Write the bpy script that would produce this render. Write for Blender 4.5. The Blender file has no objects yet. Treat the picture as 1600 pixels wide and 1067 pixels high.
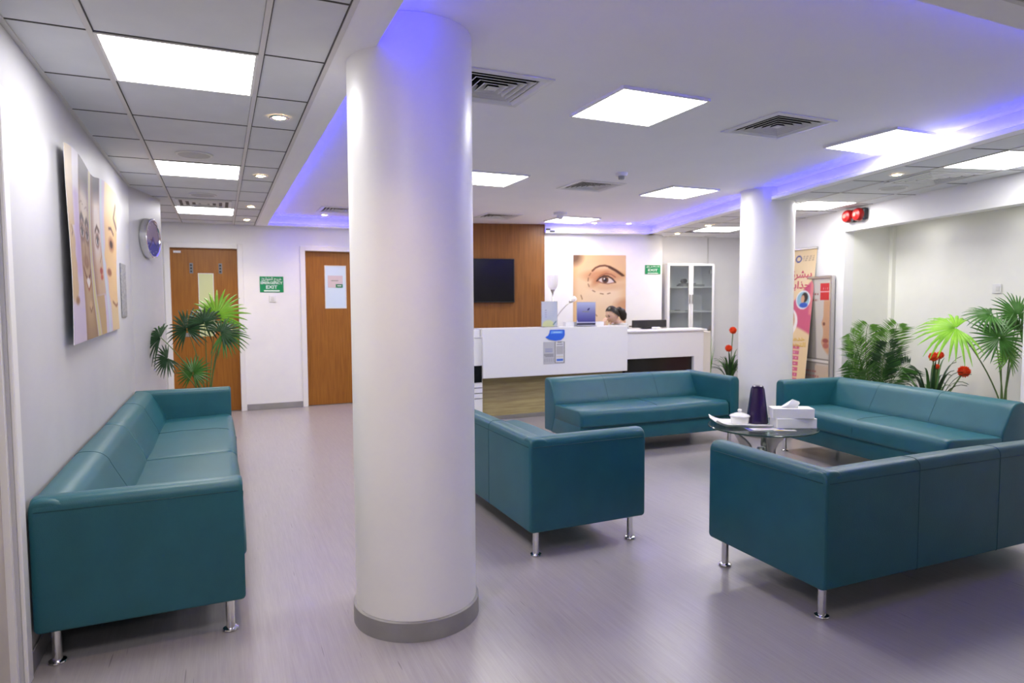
import bpy, bmesh, math, random
import numpy as np
from mathutils import Vector, Matrix
random.seed(7)
PI = math.pi
S = bpy.context.scene
C = S.collection

# ------------------------------------------------------------------ camera, world, exposure
F_PX, PITCH, ROLL, YAW = 1020.77, -0.05939809, -0.00475521, -0.41953464
CAM_H = 1.447
def camera():
    cp, sp = math.cos(PITCH), math.sin(PITCH)
    fw = Vector((0, cp, sp)); ri = Vector((1, 0, 0)); up = Vector((0, -sp, cp))
    r2 = ri*math.cos(ROLL) + up*math.sin(ROLL); u2 = -ri*math.sin(ROLL) + up*math.cos(ROLL)
    M = Matrix.Rotation(YAW, 3, 'Z')
    r2, u2, fw = M @ r2, M @ u2, M @ fw
    cam = bpy.data.cameras.new('camera'); cam.sensor_width = 36; cam.lens = 36*F_PX/1600
    cam.clip_start = .05; cam.clip_end = 60
    cam.dof.use_dof = True; cam.dof.focus_distance = 3.2; cam.dof.aperture_fstop = 3.2
    o = bpy.data.objects.new('camera', cam); C.objects.link(o)
    R = Matrix((r2, u2, -fw)).transposed().to_4x4(); R.translation = (0, 0, CAM_H)
    o.matrix_world = R; S.camera = o
camera()
w = bpy.data.worlds.new('world'); S.world = w; w.use_nodes = True
w.node_tree.nodes['Background'].inputs[0].default_value = (.8, .85, 1, 1)
w.node_tree.nodes['Background'].inputs[1].default_value = .05
S.view_settings.view_transform = 'Standard'; S.view_settings.look = 'None'
S.view_settings.gamma = 1; S.view_settings.use_curve_mapping = False
S.view_settings.exposure = 0.95
S.cycles.use_denoising = True; S.cycles.max_bounces = 12; S.cycles.diffuse_bounces = 8
S.cycles.sample_clamp_indirect = 10; S.cycles.caustics_reflective = False; S.cycles.caustics_refractive = False; S.cycles.blur_glossy = 1.0
PANEL_E, LED_E, DOWN_E = 10.8, 17.0, 30.0

# ------------------------------------------------------------------ frames
BA = math.radians(14.678)                       # the reception half of the room is turned by this much
BT = Vector((math.cos(BA), -math.sin(BA), 0)); BL = Vector((math.sin(BA), math.cos(BA), 0))
def Bp(u, v, z=0): return BT*u + BL*v + Vector((0, 0, z))
ZC, ZM = 2.496, 2.63                            # tile ceiling, raised plaster ceiling

# ------------------------------------------------------------------ materials
def lin(c):
    c = np.asarray(c, float)/255.
    return np.where(c <= .04045, c/12.92, ((c+.055)/1.055)**2.4)
def srgb(*c): return tuple(float(x) for x in lin(c))
MATS = {}
def mat(name, col=(.8, .8, .8), rough=.5, metal=0, spec=.5, emit=None, es=0, alpha=1, trans=0, ior=1.45, coat=0):
    if name in MATS: return MATS[name]
    m = bpy.data.materials.new(name); m.use_nodes = True
    b = m.node_tree.nodes['Principled BSDF']
    b.inputs['Base Color'].default_value = (*col, 1); b.inputs['Roughness'].default_value = rough
    b.inputs['Metallic'].default_value = metal; b.inputs['Specular IOR Level'].default_value = spec
    b.inputs['Transmission Weight'].default_value = trans; b.inputs['IOR'].default_value = ior
    b.inputs['Coat Weight'].default_value = coat
    if emit: b.inputs['Emission Color'].default_value = (*emit, 1); b.inputs['Emission Strength'].default_value = es
    if alpha < 1: b.inputs['Alpha'].default_value = alpha
    m.diffuse_color = (*col, 1); MATS[name] = m
    return m
def nodes(m): return m.node_tree.nodes, m.node_tree.links, m.node_tree.nodes['Principled BSDF']
def noise_mat(name, c1, c2, scale, stretch=(1, 1, 1), rough=.5, detail=4, bump=0, spec=.5, lo=.35, hi=.65, bscale=None, coat=0, metal=0):
    """two-tone noise colour, optional bump, object coordinates"""
    if name in MATS: return MATS[name]
    m = mat(name, c1, rough, metal, spec, coat=coat); N, L, b = nodes(m)
    tc = N.new('ShaderNodeTexCoord'); mp = N.new('ShaderNodeMapping'); mp.inputs['Scale'].default_value = stretch
    nz = N.new('ShaderNodeTexNoise'); nz.inputs['Scale'].default_value = scale; nz.inputs['Detail'].default_value = detail
    cr = N.new('ShaderNodeValToRGB'); cr.color_ramp.elements[0].position = lo; cr.color_ramp.elements[1].position = hi
    cr.color_ramp.elements[0].color = (*c1, 1); cr.color_ramp.elements[1].color = (*c2, 1)
    L.new(tc.outputs['Object'], mp.inputs[0]); L.new(mp.outputs[0], nz.inputs['Vector'])
    L.new(nz.outputs['Fac'], cr.inputs[0]); L.new(cr.outputs[0], b.inputs['Base Color'])
    if bump:
        bp = N.new('ShaderNodeBump'); bp.inputs['Strength'].default_value = bump; bp.inputs['Distance'].default_value = .01
        if bscale:
            n2 = N.new('ShaderNodeTexNoise'); n2.inputs['Scale'].default_value = bscale; n2.inputs['Detail'].default_value = 3
            L.new(tc.outputs['Object'], n2.inputs['Vector']); L.new(n2.outputs['Fac'], bp.inputs['Height'])
        else: L.new(nz.outputs['Fac'], bp.inputs['Height'])
        L.new(bp.outputs[0], b.inputs['Normal'])
    return m
def attr_mat(name, rough=.4, spec=.5):
    if name in MATS: return MATS[name]
    m = mat(name, (.8, .8, .8), rough, 0, spec); N, L, b = nodes(m)
    a = N.new('ShaderNodeAttribute'); a.attribute_name = 'print'; L.new(a.outputs['Color'], b.inputs['Base Color'])
    return m
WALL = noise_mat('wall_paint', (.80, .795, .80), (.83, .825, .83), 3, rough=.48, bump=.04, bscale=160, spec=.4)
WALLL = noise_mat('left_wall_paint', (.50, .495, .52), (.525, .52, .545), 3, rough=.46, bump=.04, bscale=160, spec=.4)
WALLW = noise_mat('alcove_paint', (.80, .80, .74), (.83, .83, .77), 3, rough=.5, bump=.04, bscale=160)
PLASTER = noise_mat('ceiling_plaster', (.92, .91, .92), (.94, .93, .94), 2, rough=.75, bump=.02, bscale=90, spec=.3)
TILE = noise_mat('ceiling_tile_board', (.70, .71, .73), (.73, .74, .76), 5, rough=.8, bump=.05, bscale=220, spec=.25)
BAR = mat('grid_bar_enamel', (.68, .66, .65), .5)
PILLAR = noise_mat('pillar_gloss_paint', (.82, .805, .80), (.85, .835, .83), 2.5, rough=.36, bump=.03, bscale=120, spec=.5)
SKIRT = noise_mat('skirting_vinyl', (.25, .24, .245), (.31, .30, .30), 6, rough=.45, lo=.3, hi=.7)
TRIM = mat('white_gloss_trim', (.80, .79, .79), .35)
BEIGE = noise_mat('door_beige_laminate', (.50, .45, .40), (.56, .51, .46), 4, rough=.5)
WOOD = noise_mat('door_veneer', srgb(138, 84, 22), srgb(157, 101, 32), 4, (14, 14, .7), .42, 5)
PANELW = noise_mat('wall_veneer', srgb(124, 77, 30), srgb(143, 92, 40), 4, (12, 12, .5), .4, 5)
OAK = noise_mat('counter_oak', srgb(158, 142, 98), srgb(182, 168, 122), 3, (.9, .9, 14), .5, 5)
LEATHER = noise_mat('teal_leather', (.010, .094, .124), (.012, .106, .140), 6, rough=.40, bump=.12, bscale=260, spec=.6)
SEAM = mat('dark_teal_seam', (.014, .07, .09), .6)
CHROME = mat('chrome', (.78, .78, .79), .12, 1)
SILVER = mat('cast_silver', (.42, .40, .38), .30, 1)
STEEL = mat('brushed_steel', (.56, .54, .52), .3, 1)
WHITE = mat('white_laminate', (.80, .80, .825), .3)
BLACK = mat('black_gloss', (.008, .008, .010), .18)
DARK = mat('dark_plastic', (.02, .02, .024), .45)
PLASTIC = mat('white_plastic', (.74, .74, .74), .4)
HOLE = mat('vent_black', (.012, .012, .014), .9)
def thin_glass(name, tint, refl):
    m = bpy.data.materials.new(name); m.use_nodes = True; N, L = m.node_tree.nodes, m.node_tree.links; N.clear()
    o = N.new('ShaderNodeOutputMaterial'); x = N.new('ShaderNodeMixShader'); a = N.new('ShaderNodeBsdfTransparent'); g = N.new('ShaderNodeBsdfGlossy')
    lw = N.new('ShaderNodeLayerWeight'); lw.inputs[0].default_value = .35; mr = N.new('ShaderNodeMapRange'); mr.inputs[3].default_value = refl; mr.inputs[4].default_value = .75
    a.inputs[0].default_value = (*tint, 1); g.inputs['Roughness'].default_value = .03
    L.new(lw.outputs['Fresnel'], mr.inputs[0]); L.new(mr.outputs[0], x.inputs[0]); L.new(a.outputs[0], x.inputs[1]); L.new(g.outputs[0], x.inputs[2]); L.new(x.outputs[0], o.inputs[0])
    return m
GLASS = thin_glass('table_glass', (.80, .92, .89), .06); PANE = thin_glass('cabinet_glass', (.95, .98, .98), .05)
GLASS_EDGE = mat('glass_edge_green', (.02, .05, .045), .08)
def frosted(name, col):
    m = bpy.data.materials.new(name); m.use_nodes = True; N, L = m.node_tree.nodes, m.node_tree.links; b = N['Principled BSDF']; o = N['Material Output']
    b.inputs['Base Color'].default_value = (*col, 1); b.inputs['Roughness'].default_value = .35
    t = N.new('ShaderNodeBsdfTranslucent'); t.inputs[0].default_value = (*col, 1); x = N.new('ShaderNodeMixShader'); x.inputs[0].default_value = .65
    L.new(b.outputs[0], x.inputs[1]); L.new(t.outputs[0], x.inputs[2]); L.new(x.outputs[0], o.inputs[0]); return m
LIGHT = mat('light_diffuser', (.9, .9, .9), .6, emit=(1, .985, .97), es=PANEL_E)
LED = mat('blue_led', (.2, .2, .6), .5, emit=(.022, .02, 1.0), es=LED_E)
DOWN = mat('warm_bulb', (.9, .8, .6), .5, emit=(1, .72, .42), es=DOWN_E)
PRINT = attr_mat('gloss_print', .5, .25); PAPER = attr_mat('matt_print', .55)
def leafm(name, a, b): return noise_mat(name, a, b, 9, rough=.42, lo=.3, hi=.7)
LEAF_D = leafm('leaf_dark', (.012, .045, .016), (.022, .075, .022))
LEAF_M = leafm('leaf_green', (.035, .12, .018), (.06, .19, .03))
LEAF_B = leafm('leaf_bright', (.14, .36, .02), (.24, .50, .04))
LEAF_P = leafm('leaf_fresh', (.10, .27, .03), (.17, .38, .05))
STEM = mat('plant_stem', (.10, .17, .05), .5); TRUNK = noise_mat('plant_trunk', (.10, .065, .03), (.17, .11, .055), 20, rough=.8)
POT = mat('white_pot', (.62, .61, .60), .4); SOIL = noise_mat('soil', (.02, .014, .01), (.045, .03, .02), 40, rough=.9)
ORANGE = noise_mat('orange_petal', srgb(222, 72, 34), srgb(240, 104, 52), 30, rough=.6)

def floor_mat():
    m = mat('vinyl_floor', (.33, .31, .335), .28, spec=.5); N, L, b = nodes(m)
    tc = N.new('ShaderNodeTexCoord')
    def nz(sc, st, d):
        mp = N.new('ShaderNodeMapping'); mp.inputs['Scale'].default_value = st
        n = N.new('ShaderNodeTexNoise'); n.inputs['Scale'].default_value = sc; n.inputs['Detail'].default_value = d
        L.new(tc.outputs['Object'], mp.inputs[0]); L.new(mp.outputs[0], n.inputs['Vector']); return n
    a = nz(1, (170, 6, 1), 3); c = nz(1, (55, 2.2, 1), 4) ; e = nz(1, (95, 3.5, 1), 1)
    r1 = N.new('ShaderNodeValToRGB'); r1.color_ramp.elements[0].position = .3; r1.color_ramp.elements[1].position = .72
    r1.color_ramp.elements[0].color = (.310, .284, .298, 1); r1.color_ramp.elements[1].color = (.385, .358, .374, 1)
    mx = N.new('ShaderNodeMath'); mx.operation = 'ADD'; mx.inputs[1].default_value = 0
    h = N.new('ShaderNodeMix'); h.inputs[0].default_value = .5
    L.new(a.outputs['Fac'], h.inputs[2]); L.new(c.outputs['Fac'], h.inputs[3]); L.new(h.outputs[0], r1.inputs[0])
    # sparse dark flecks
    r2 = N.new('ShaderNodeValToRGB'); r2.color_ramp.elements[0].position = .215; r2.color_ramp.elements[1].position = .26
    r2.color_ramp.elements[0].color = (.55, .55, .55, 1); r2.color_ramp.elements[1].color = (1, 1, 1, 1)
    L.new(e.outputs['Fac'], r2.inputs[0])
    mu = N.new('ShaderNodeMixRGB'); mu.blend_type = 'MULTIPLY'; mu.inputs[0].default_value = 1
    L.new(r1.outputs[0], mu.inputs[1]); L.new(r2.outputs[0], mu.inputs[2]); L.new(mu.outputs[0], b.inputs['Base Color'])
    bp = N.new('ShaderNodeBump'); bp.inputs['Strength'].default_value = .05; bp.inputs['Distance'].default_value = .004
    L.new(a.outputs['Fac'], bp.inputs['Height']); L.new(bp.outputs[0], b.inputs['Normal'])
    return m

# ------------------------------------------------------------------ object helpers
def link(name, me, m=None, parent=None, loc=None, rz=0, smooth=False):
    o = bpy.data.objects.new(name, me); C.objects.link(o)
    if m is not None and me is not None:
        for x in (m if isinstance(m, (list, tuple)) else [m]): me.materials.append(x)
    if parent is not None: o.parent = parent
    if loc is not None: o.location = loc
    if rz: o.rotation_euler = (0, 0, rz)
    if smooth and me is not None:
        me.polygons.foreach_set('use_smooth', [True]*len(me.polygons))
    return o
def tag(o, label, cat, group=None, kind=None):
    if label: o['label'] = label
    if cat: o['category'] = cat
    if group: o['group'] = group
    if kind: o['kind'] = kind
    return o
def thing(name, label, cat, loc=(0, 0, 0), rz=0, group=None):
    return tag(link(name, None, None, None, loc, rz), label, cat, group)
def struct(o, label=None):
    o['kind'] = 'structure'
    if label: o['label'] = label
    return o
def bm_mesh(bm, name='m', recalc=True):
    if recalc: bmesh.ops.recalc_face_normals(bm, faces=bm.faces)
    me = bpy.data.meshes.new(name); bm.to_mesh(me); bm.free(); return me
def box(bm, x0, x1, y0, y1, z0, z1, M=None):
    vs = [bm.verts.new((x, y, z)) for z in (z0, z1) for x, y in ((x0, y0), (x1, y0), (x1, y1), (x0, y1))]
    for f in ((3, 2, 1, 0), (4, 5, 6, 7), (0, 1, 5, 4), (1, 2, 6, 5), (2, 3, 7, 6), (3, 0, 4, 7)):
        bm.faces.new([vs[i] for i in f])
    if M is not None:
        for v in vs: v.co = M @ v.co
    return vs
def boxes(lst, bev=0, seg=2):
    bm = bmesh.new()
    for b in lst: box(bm, *b)
    if bev: bmesh.ops.bevel(bm, geom=bm.edges[:], offset=bev, segments=seg, affect='EDGES', profile=.5)
    return bm_mesh(bm)
def boxo(name, b, m, parent=None, bev=0, seg=2, loc=None, rz=0, smooth=False):
    o = link(name, boxes([b], bev, seg), m, parent, loc, rz)
    if smooth: shade(o)
    return o
def shade(o, ang=40):
    me = o.data
    me.polygons.foreach_set('use_smooth', [True]*len(me.polygons))
    try: me.set_sharp_from_angle(angle=math.radians(ang))
    except Exception: pass
    return o
def lathe(prof, n=32, cx=0, cy=0):
    bm = bmesh.new(); rings = []
    for r, z in prof:
        if r < 1e-6: rings.append([bm.verts.new((cx, cy, z))])
        else: rings.append([bm.verts.new((cx+r*math.cos(2*PI*i/n), cy+r*math.sin(2*PI*i/n), z)) for i in range(n)])
    for a, b in zip(rings, rings[1:]):
        for i in range(n):
            j = (i+1) % n
            q = [a[i % len(a)], a[j % len(a)], b[j % len(b)], b[i % len(b)]]
            q = list(dict.fromkeys(q))
            if len(q) > 2: bm.faces.new(q)
    return bm_mesh(bm)
def lathe_o(name, prof, m, parent=None, n=32, loc=None, rz=0, ang=40):
    return shade(link(name, lathe(prof, n), m, parent, loc, rz), ang)
def tube(pts, rad, n=8, cap=True):
    """tube mesh through pts; rad: number or list"""
    pts = [Vector(p) for p in pts]; bm = bmesh.new(); rings = []
    if not isinstance(rad, (list, tuple)): rad = [rad]*len(pts)
    up = Vector((0, 0, 1))
    prev = None
    for i, p in enumerate(pts):
        t = (pts[min(i+1, len(pts)-1)] - pts[max(i-1, 0)]).normalized()
        if prev is None:
            a = t.cross(up) if abs(t.dot(up)) < .95 else t.cross(Vector((1, 0, 0)))
        else: a = prev - t*prev.dot(t)
        a.normalize(); prev = a; b = t.cross(a)
        rings.append([bm.verts.new(p + (a*math.cos(2*PI*k/n) + b*math.sin(2*PI*k/n))*rad[i]) for k in range(n)])
    for a, b in zip(rings, rings[1:]):
        for k in range(n): bm.faces.new((a[k], a[(k+1) % n], b[(k+1) % n], b[k]))
    if cap: bm.faces.new(rings[0][::-1]); bm.faces.new(rings[-1])
    return bm_mesh(bm)
def tube_o(name, pts, rad, m, parent=None, n=8): return link(name, tube(pts, rad, n), m, parent, smooth=True)
def bez(p0, p1, p2, n=10):
    p0, p1, p2 = Vector(p0), Vector(p1), Vector(p2)
    return [p0*(1-t)**2 + p1*2*t*(1-t) + p2*t*t for t in [i/n for i in range(n+1)]]
def copy_tree(o, parent=None):
    c = o.copy(); C.objects.link(c)
    if parent is not None: c.parent = parent
    for ch in list(o.children): copy_tree(ch, c)
    return c
# text as flat mesh ------------------------------------------------
AR = {'ا': (0xFE8D, 2), 'ب': (0xFE8F, 4), 'ة': (0xFE93, 2), 'ت': (0xFE95, 4), 'ج': (0xFE9D, 4), 'خ': (0xFEA5, 4), 'د': (0xFEA9, 2),
      'ذ': (0xFEAB, 2), 'ر': (0xFEAD, 2), 'ش': (0xFEB5, 4), 'ط': (0xFEC1, 4), 'ل': (0xFEDD, 4), 'م': (0xFEE1, 4), 'ي': (0xFEF1, 4),
      'و': (0xFEED, 2), 'ئ': (0xFE89, 4)}
def arabic(s):
    out = []
    for i, ch in enumerate(s):
        if ch not in AR: out.append(ch); continue
        base, n = AR[ch]
        pj = i > 0 and s[i-1] in AR and AR[s[i-1]][1] == 4
        nj = n == 4 and i+1 < len(s) and s[i+1] in AR
        k = (3 if pj else 2) if nj else (1 if pj else 0)
        out.append(chr(base+k))
    return ''.join(out[::-1])
def text_mesh(s, size, bold=0.0, width=None):
    c = bpy.data.curves.new('t', 'FONT'); c.body = s; c.size = size; c.align_x = 'CENTER'; c.align_y = 'CENTER'
    c.resolution_u = 2; c.offset = bold
    o = bpy.data.objects.new('t', c); C.objects.link(o); bpy.context.view_layer.update()
    me = bpy.data.meshes.new_from_object(o.evaluated_get(bpy.context.evaluated_depsgraph_get()))
    bpy.data.objects.remove(o); bpy.data.curves.remove(c)
    me.materials.clear()
    n = len(me.vertices)
    if n:
        co = np.empty(n*3); me.vertices.foreach_get('co', co); co = co.reshape(-1, 3)
        lo, hi = co.min(0), co.max(0); co -= (lo+hi)/2
        if width: co[:, 0] *= width/max(hi[0]-lo[0], 1e-6)
        me.vertices.foreach_set('co', co.ravel())
    return me
def text_o(name, s, size, m, parent, x, z, y=-.003, bold=0, width=None):
    """lettering on a face that looks towards local -Y"""
    o = link(name, text_mesh(s, size, bold, width), m, parent, (x, y, z)); o.rotation_euler = (PI/2, 0, 0); return o
# printed sheets: colour per vertex of a fine grid ----------------------------
def sheet(name, w, h, nx, ny, fn, m, parent=None, warp=None, thick=.004):
    """a flat print in local XZ facing -Y; fn(s,t) -> rgb arrays (0..255), s to the right, t upwards"""
    s, t = np.meshgrid(np.linspace(0, 1, nx+1), np.linspace(0, 1, ny+1))
    col = np.clip(fn(s, t), 0, 255); x = (s-.5)*w; z = t*h; y = np.zeros_like(x)
    if warp: x, y, z = warp(s, t, x, y, z)
    v = np.stack([x, y, z], -1).reshape(-1, 3)
    i = np.arange(nx*ny); a = (i//nx)*(nx+1) + i % nx
    f = np.stack([a, a+1, a+nx+2, a+nx+1], 1)
    N = len(v); vb = v + np.array([0, thick, 0])
    rim = np.concatenate([np.arange(0, nx), np.arange(nx, ny*(nx+1)+nx, nx+1), np.arange(ny*(nx+1)+nx, ny*(nx+1), -1), np.arange(ny*(nx+1), 0, -(nx+1))])
    rn = np.roll(rim, -1); side = np.stack([rim, rim+N, rn+N, rn], 1)
    me = bpy.data.meshes.new(name)
    me.from_pydata(np.concatenate([v, vb]).tolist(), [], f.tolist() + (f[:, ::-1]+N).tolist() + side.tolist())
    ca = me.color_attributes.new('print', 'FLOAT_COLOR', 'POINT')
    c4 = np.ones((2*N, 4), np.float32); c4[:N, :3] = lin(col.reshape(-1, 3))*.8; c4[N:, :3] = .75
    ca.data.foreach_set('color', c4.ravel())
    me.update()
    o = link(name, me, m, parent)
    return o
def mixc(col, c, k):
    k = np.clip(k, 0, 1)[..., None]; return col*(1-k) + np.array(c, float)*k
def ell(s, t, cx, cy, rx, ry, soft=.1, ang=0):
    dx, dy = s-cx, t-cy; ca, sa = math.cos(ang), math.sin(ang)
    a = (dx*ca+dy*sa)/rx; b = (-dx*sa+dy*ca)/ry
    return np.clip((1-np.sqrt(a*a+b*b))/soft + .5, 0, 1)
def stroke(s, t, pts, wd, asp=1.0):
    d = np.full_like(s, 9.)
    for (x0, y0), (x1, y1) in zip(pts, pts[1:]):
        vx, vy = (x1-x0)*asp, y1-y0; l2 = vx*vx+vy*vy+1e-9
        k = np.clip((((s-x0)*asp)*vx + (t-y0)*vy)/l2, 0, 1)
        d = np.minimum(d, np.hypot((s-x0)*asp-k*vx, t-y0-k*vy))
    return np.clip(1.5-d/wd, 0, 1)
def rect(s, t, a, b, c, d, soft=.004):
    return np.clip((s-a)/soft+.5, 0, 1)*np.clip((b-s)/soft+.5, 0, 1)*np.clip((t-c)/soft+.5, 0, 1)*np.clip((d-t)/soft+.5, 0, 1)

# ================================================================== STRUCTURE
fl = struct(boxo('floor', (-2.6, 8.6, -3.4, 11.2, -.06, 0), floor_mat()), 'grey lilac vinyl floor with fine streaks')
# --- raised plaster ceiling with openings for the air vents
VENTS = [(1.40, 3.40), (3.475, 3.37), (3.48, 5.82), (3.50, 8.30), (1.42, 8.50)]
VS = .205
def plaster_ceiling():
    xs = sorted({-2.6, 8.6, *[v[0]-VS for v in VENTS], *[v[0]+VS for v in VENTS]})
    ys = sorted({-3.4, 11.2, *[v[1]-VS for v in VENTS], *[v[1]+VS for v in VENTS]})
    bm = bmesh.new(); V = {}
    def vt(x, y):
        if (x, y) not in V: V[(x, y)] = bm.verts.new((x, y, ZM))
        return V[(x, y)]
    for x0, x1 in zip(xs, xs[1:]):
        for y0, y1 in zip(ys, ys[1:]):
            mx, my = (x0+x1)/2, (y0+y1)/2
            if any(abs(mx-a) < VS and abs(my-b) < VS for a, b in VENTS): continue
            bm.faces.new((vt(x0, y0), vt(x0, y1), vt(x1, y1), vt(x1, y0)))
    box(bm, -2.6, 8.6, -3.4, 11.2, 2.95, 3.0)  # unseen roof slab, added to block light above the openings
    return bm_mesh(bm, 'ceiling', False)
ceil_o = struct(link('ceiling', plaster_ceiling(), PLASTER), 'white plaster and tile ceiling')
# --- ceiling tiles of the left corridor (own grid) and of the strip along the right wall
PITCH_T = .6117
TX = [(-.713, -.437), (-.417, .179), (.199, .468)]
TY0 = 3.013
def tile_mesh(w, d): return boxes([(0, w, 0, d, 0, .012)], .003, 1)
tcache = {}
def tile(x, y, w, d, rz=0):
    k = (round(w, 3), round(d, 3))
    if k not in tcache:
        tcache[k] = tile_mesh(w, d); tcache[k].materials.append(TILE)
    o = bpy.data.objects.new('ceiling_tile', tcache[k]); C.objects.link(o); o.parent = ceil_o
    o.location = (x, y, ZC+.003); o.rotation_euler = (0, 0, rz)
LIT_ROWS = (-8, -4, 0, 4, 8)
for r in range(-10, 11):
    y = TY0 + r*PITCH_T
    d = min(PITCH_T, 9.497-y) - .007
    for c, (a, b) in enumerate(TX):
        if c == 1 and r in LIT_ROWS: continue
        tile(a, y, b-a, d)
JOINT = mat('shadow_joint', (.10, .095, .095), .8)  # dark strips carry the shade of the gaps between tiles as colour
for r in range(-9, 11):
    y = TY0 + r*PITCH_T
    for a, b in TX: boxo('tile_joint', (a, b, y-.0065, y-.0005, ZC+.0005, ZC+.004), JOINT, ceil_o)
for x in (-.713, -.4165, .1995): boxo('tile_joint', (x, x+.004, -3.2, 9.5, ZC+.0005, ZC+.004), JOINT, ceil_o)
boxo('tile_joint', (.447, .4515, -3.2, 9.5, ZC-.0005, ZC+.004), JOINT, ceil_o)
for x0, x1 in ((-.437, -.417), (.179, .199)): boxo('grid_bar', (x0, x1, -3.2, 9.5, ZC-.003, ZC+.02), BAR, ceil_o)
boxo('grid_bar', (-.715, -.695, 2.0, 6.75, ZC-.004, ZC+.02), BAR, ceil_o)
boxo('grid_bar', (.452, .472, -3.2, 9.5, ZC-.004, ZC+.02), BAR, ceil_o)
# strip in front of the corner left of the clock wall: the corridor turns away to the side
for r in range(7, 11):
    tile(-1.33, TY0+r*PITCH_T, .605, min(PITCH_T, 9.497-TY0-r*PITCH_T)-.007)
# right strip, turned grid (children placed in world space)
RU = [(3.872, 4.190), (4.204, 4.790), (4.804, 5.03)]
RLIT = [(4.497, 4.32), (4.50, 6.64), (4.55, 8.97)]
for r in range(-3, 11):
    v = 4.02 + r*PITCH_T*.985
    for c, (a, b) in enumerate(RU):
        vm = v+.3
        if c == 1 and any(abs(vm-q[1]) < .25 for q in RLIT): continue
        p = Bp(a, v); tile(p.x, p.y, b-a, PITCH_T*.985-.007, -BA)
        boxo('tile_joint', (a, b, v-.0065, v-.0005, ZC+.0005, ZC+.004), JOINT, ceil_o, rz=-BA)
for r in range(6, 11):
    for a in (5.04, 5.65):
        p = Bp(a, 4.02+r*PITCH_T*.985); tile(p.x, p.y, .6, PITCH_T*.985-.007, -BA)
def bbox_obj(name, u0, u1, v0, v1, z0, z1, m, parent=None, bev=0):
    return boxo(name, (u0, u1, v0, v1, z0, z1), m, parent, bev, rz=-BA)
for u0, u1 in ((4.190, 4.204), (4.790, 4.804), (3.86, 3.874)): bbox_obj('grid_bar', u0, u1, 2.2, 10.17, ZC-.002, ZC+.02, BAR, ceil_o)
# near strip in front of the raised ceiling
for k in range(9):
    for j in range(7): tile(.49 + k*PITCH_T, 1.43 - (j+1)*PITCH_T, PITCH_T-.007, PITCH_T-.007)
boxo('grid_bar', (.47, 6.2, 1.425, 1.445, ZC-.003, ZC+.02), BAR, ceil_o)

# --- drops round the raised ceiling, a blue light strip along their upper inner corner
ncove = [0]
def cove(p, q, W, ext0=0, ext1=0):
    """p->q runs with the outside of the raised ceiling on its left-hand side"""
    p, q = Vector(p), Vector(q); d = (q-p); L = d.length; ang = math.atan2(d.y, d.x)
    ncove[0] += 1
    me = boxes([(-ext0, L+ext1, .055, W, ZC, ZM-.001), (-ext0, L+ext1, 0, .055, ZC, ZC+.012), (0, L, 0, .010, ZC+.012, ZC+.034)])
    o = struct(link('trim_%d' % ncove[0], me, PLASTER, None, (p.x, p.y, 0), ang), 'white ceiling drop with a blue light strip behind its lip')
    boxo('led_strip', (.004, L-.004, .020, .034, ZC+.0125, ZC+.021), LED, o)
    return o
e3 = Bp(2.12, 9.68); e4 = Bp(3.765, 9.68)
cove((.614, 1.57, 0), (.614, 9.38, 0), .144, .13, .12)
cove((.614, 9.38, 0), (2.36, 9.38, 0), .12)
cove(e3, e4, .14, 0, .1)
q5 = (4.302, 1.57, 0)
cove(e4, q5, .1, .14, .13)
cove(q5, (.614, 1.57, 0), .13)

# --- walls
bm = bmesh.new()
box(bm, -.84, -.715, 2.93, 6.73, 0, ZM); box(bm, -.84, -.715, -3.2, 2.0, 0, ZM); box(bm, -.84, -.715, 2.0, 2.93, 2.18, ZM)
for a, b in (((-.718, 6.726), (-.52, 7.501)),):
    vs = [bm.verts.new((x, y, z)) for z in (0, ZM) for x, y in (a, b, (b[0]-.9, b[1]), (a[0]-.12, a[1]))]
    for f in ((3, 2, 1, 0), (4, 5, 6, 7), (0, 1, 5, 4), (1, 2, 6, 5), (2, 3, 7, 6), (3, 0, 4, 7)): bm.faces.new([vs[i] for i in f])
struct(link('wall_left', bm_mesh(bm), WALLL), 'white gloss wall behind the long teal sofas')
D1, D2, DH = (-.585, .24), (1.085, 1.90), 2.19
YF = 9.5
struct(link('wall_back', boxes([(-2.4, D1[0], YF, YF+.15, 0, ZM), (D1[1], D2[0], YF, YF+.15, 0, ZM), (D2[1], 2.40, YF, YF+.15, 0, ZM),
       (D1[0], D1[1], YF, YF+.15, DH, ZM), (D2[0], D2[1], YF, YF+.15, DH, ZM), (-2.55, -2.4, 7.4, 9.7, 0, ZM)]), WALL), 'white end wall with two wooden doors')
struct(link('wall_reception', boxes([(-.25, 4.02, 9.82, 10.4, 0, ZM), (4.02, 6.5, 10.17, 10.3, 0, ZM)]), WALL, None, None, -BA), 'white wall behind the reception desk')
struct(link('wall_panel', boxes([(-.12, 2.12, 9.775, 9.83, 0, ZM)]), PANELW, None, None, -BA), 'brown wood veneer wall panel behind the reception desk')
struct(link('wall_right', boxes([(5.03, 5.15, 6.87, 8.3, 0, ZM), (5.03, 5.15, 4.62, 6.87, 2.245, ZM), (5.03, 5.15, -5.2, 4.62, 0, ZM),
       (5.03, 6.5, 8.2, 8.3, 0, ZM), (6.4, 6.5, 8.3, 10.3, 0, ZM)]), WALL, None, None, -BA), 'white wall on the right with a deep alcove')
struct(link('wall_alcove', boxes([(5.15, 5.78, 6.87, 6.97, 0, 2.6), (5.66, 5.78, 4.4, 6.87, 0, 2.6), (5.15, 5.66, 4.5, 4.62, 0, 2.6), (5.15, 5.66, 4.62, 6.87, 2.32, 2.4),
       (5.612, 5.66, 6.82, 6.87, 0, 2.32)]), WALLW, None, None, -BA), 'cream white walls inside the alcove')
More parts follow.
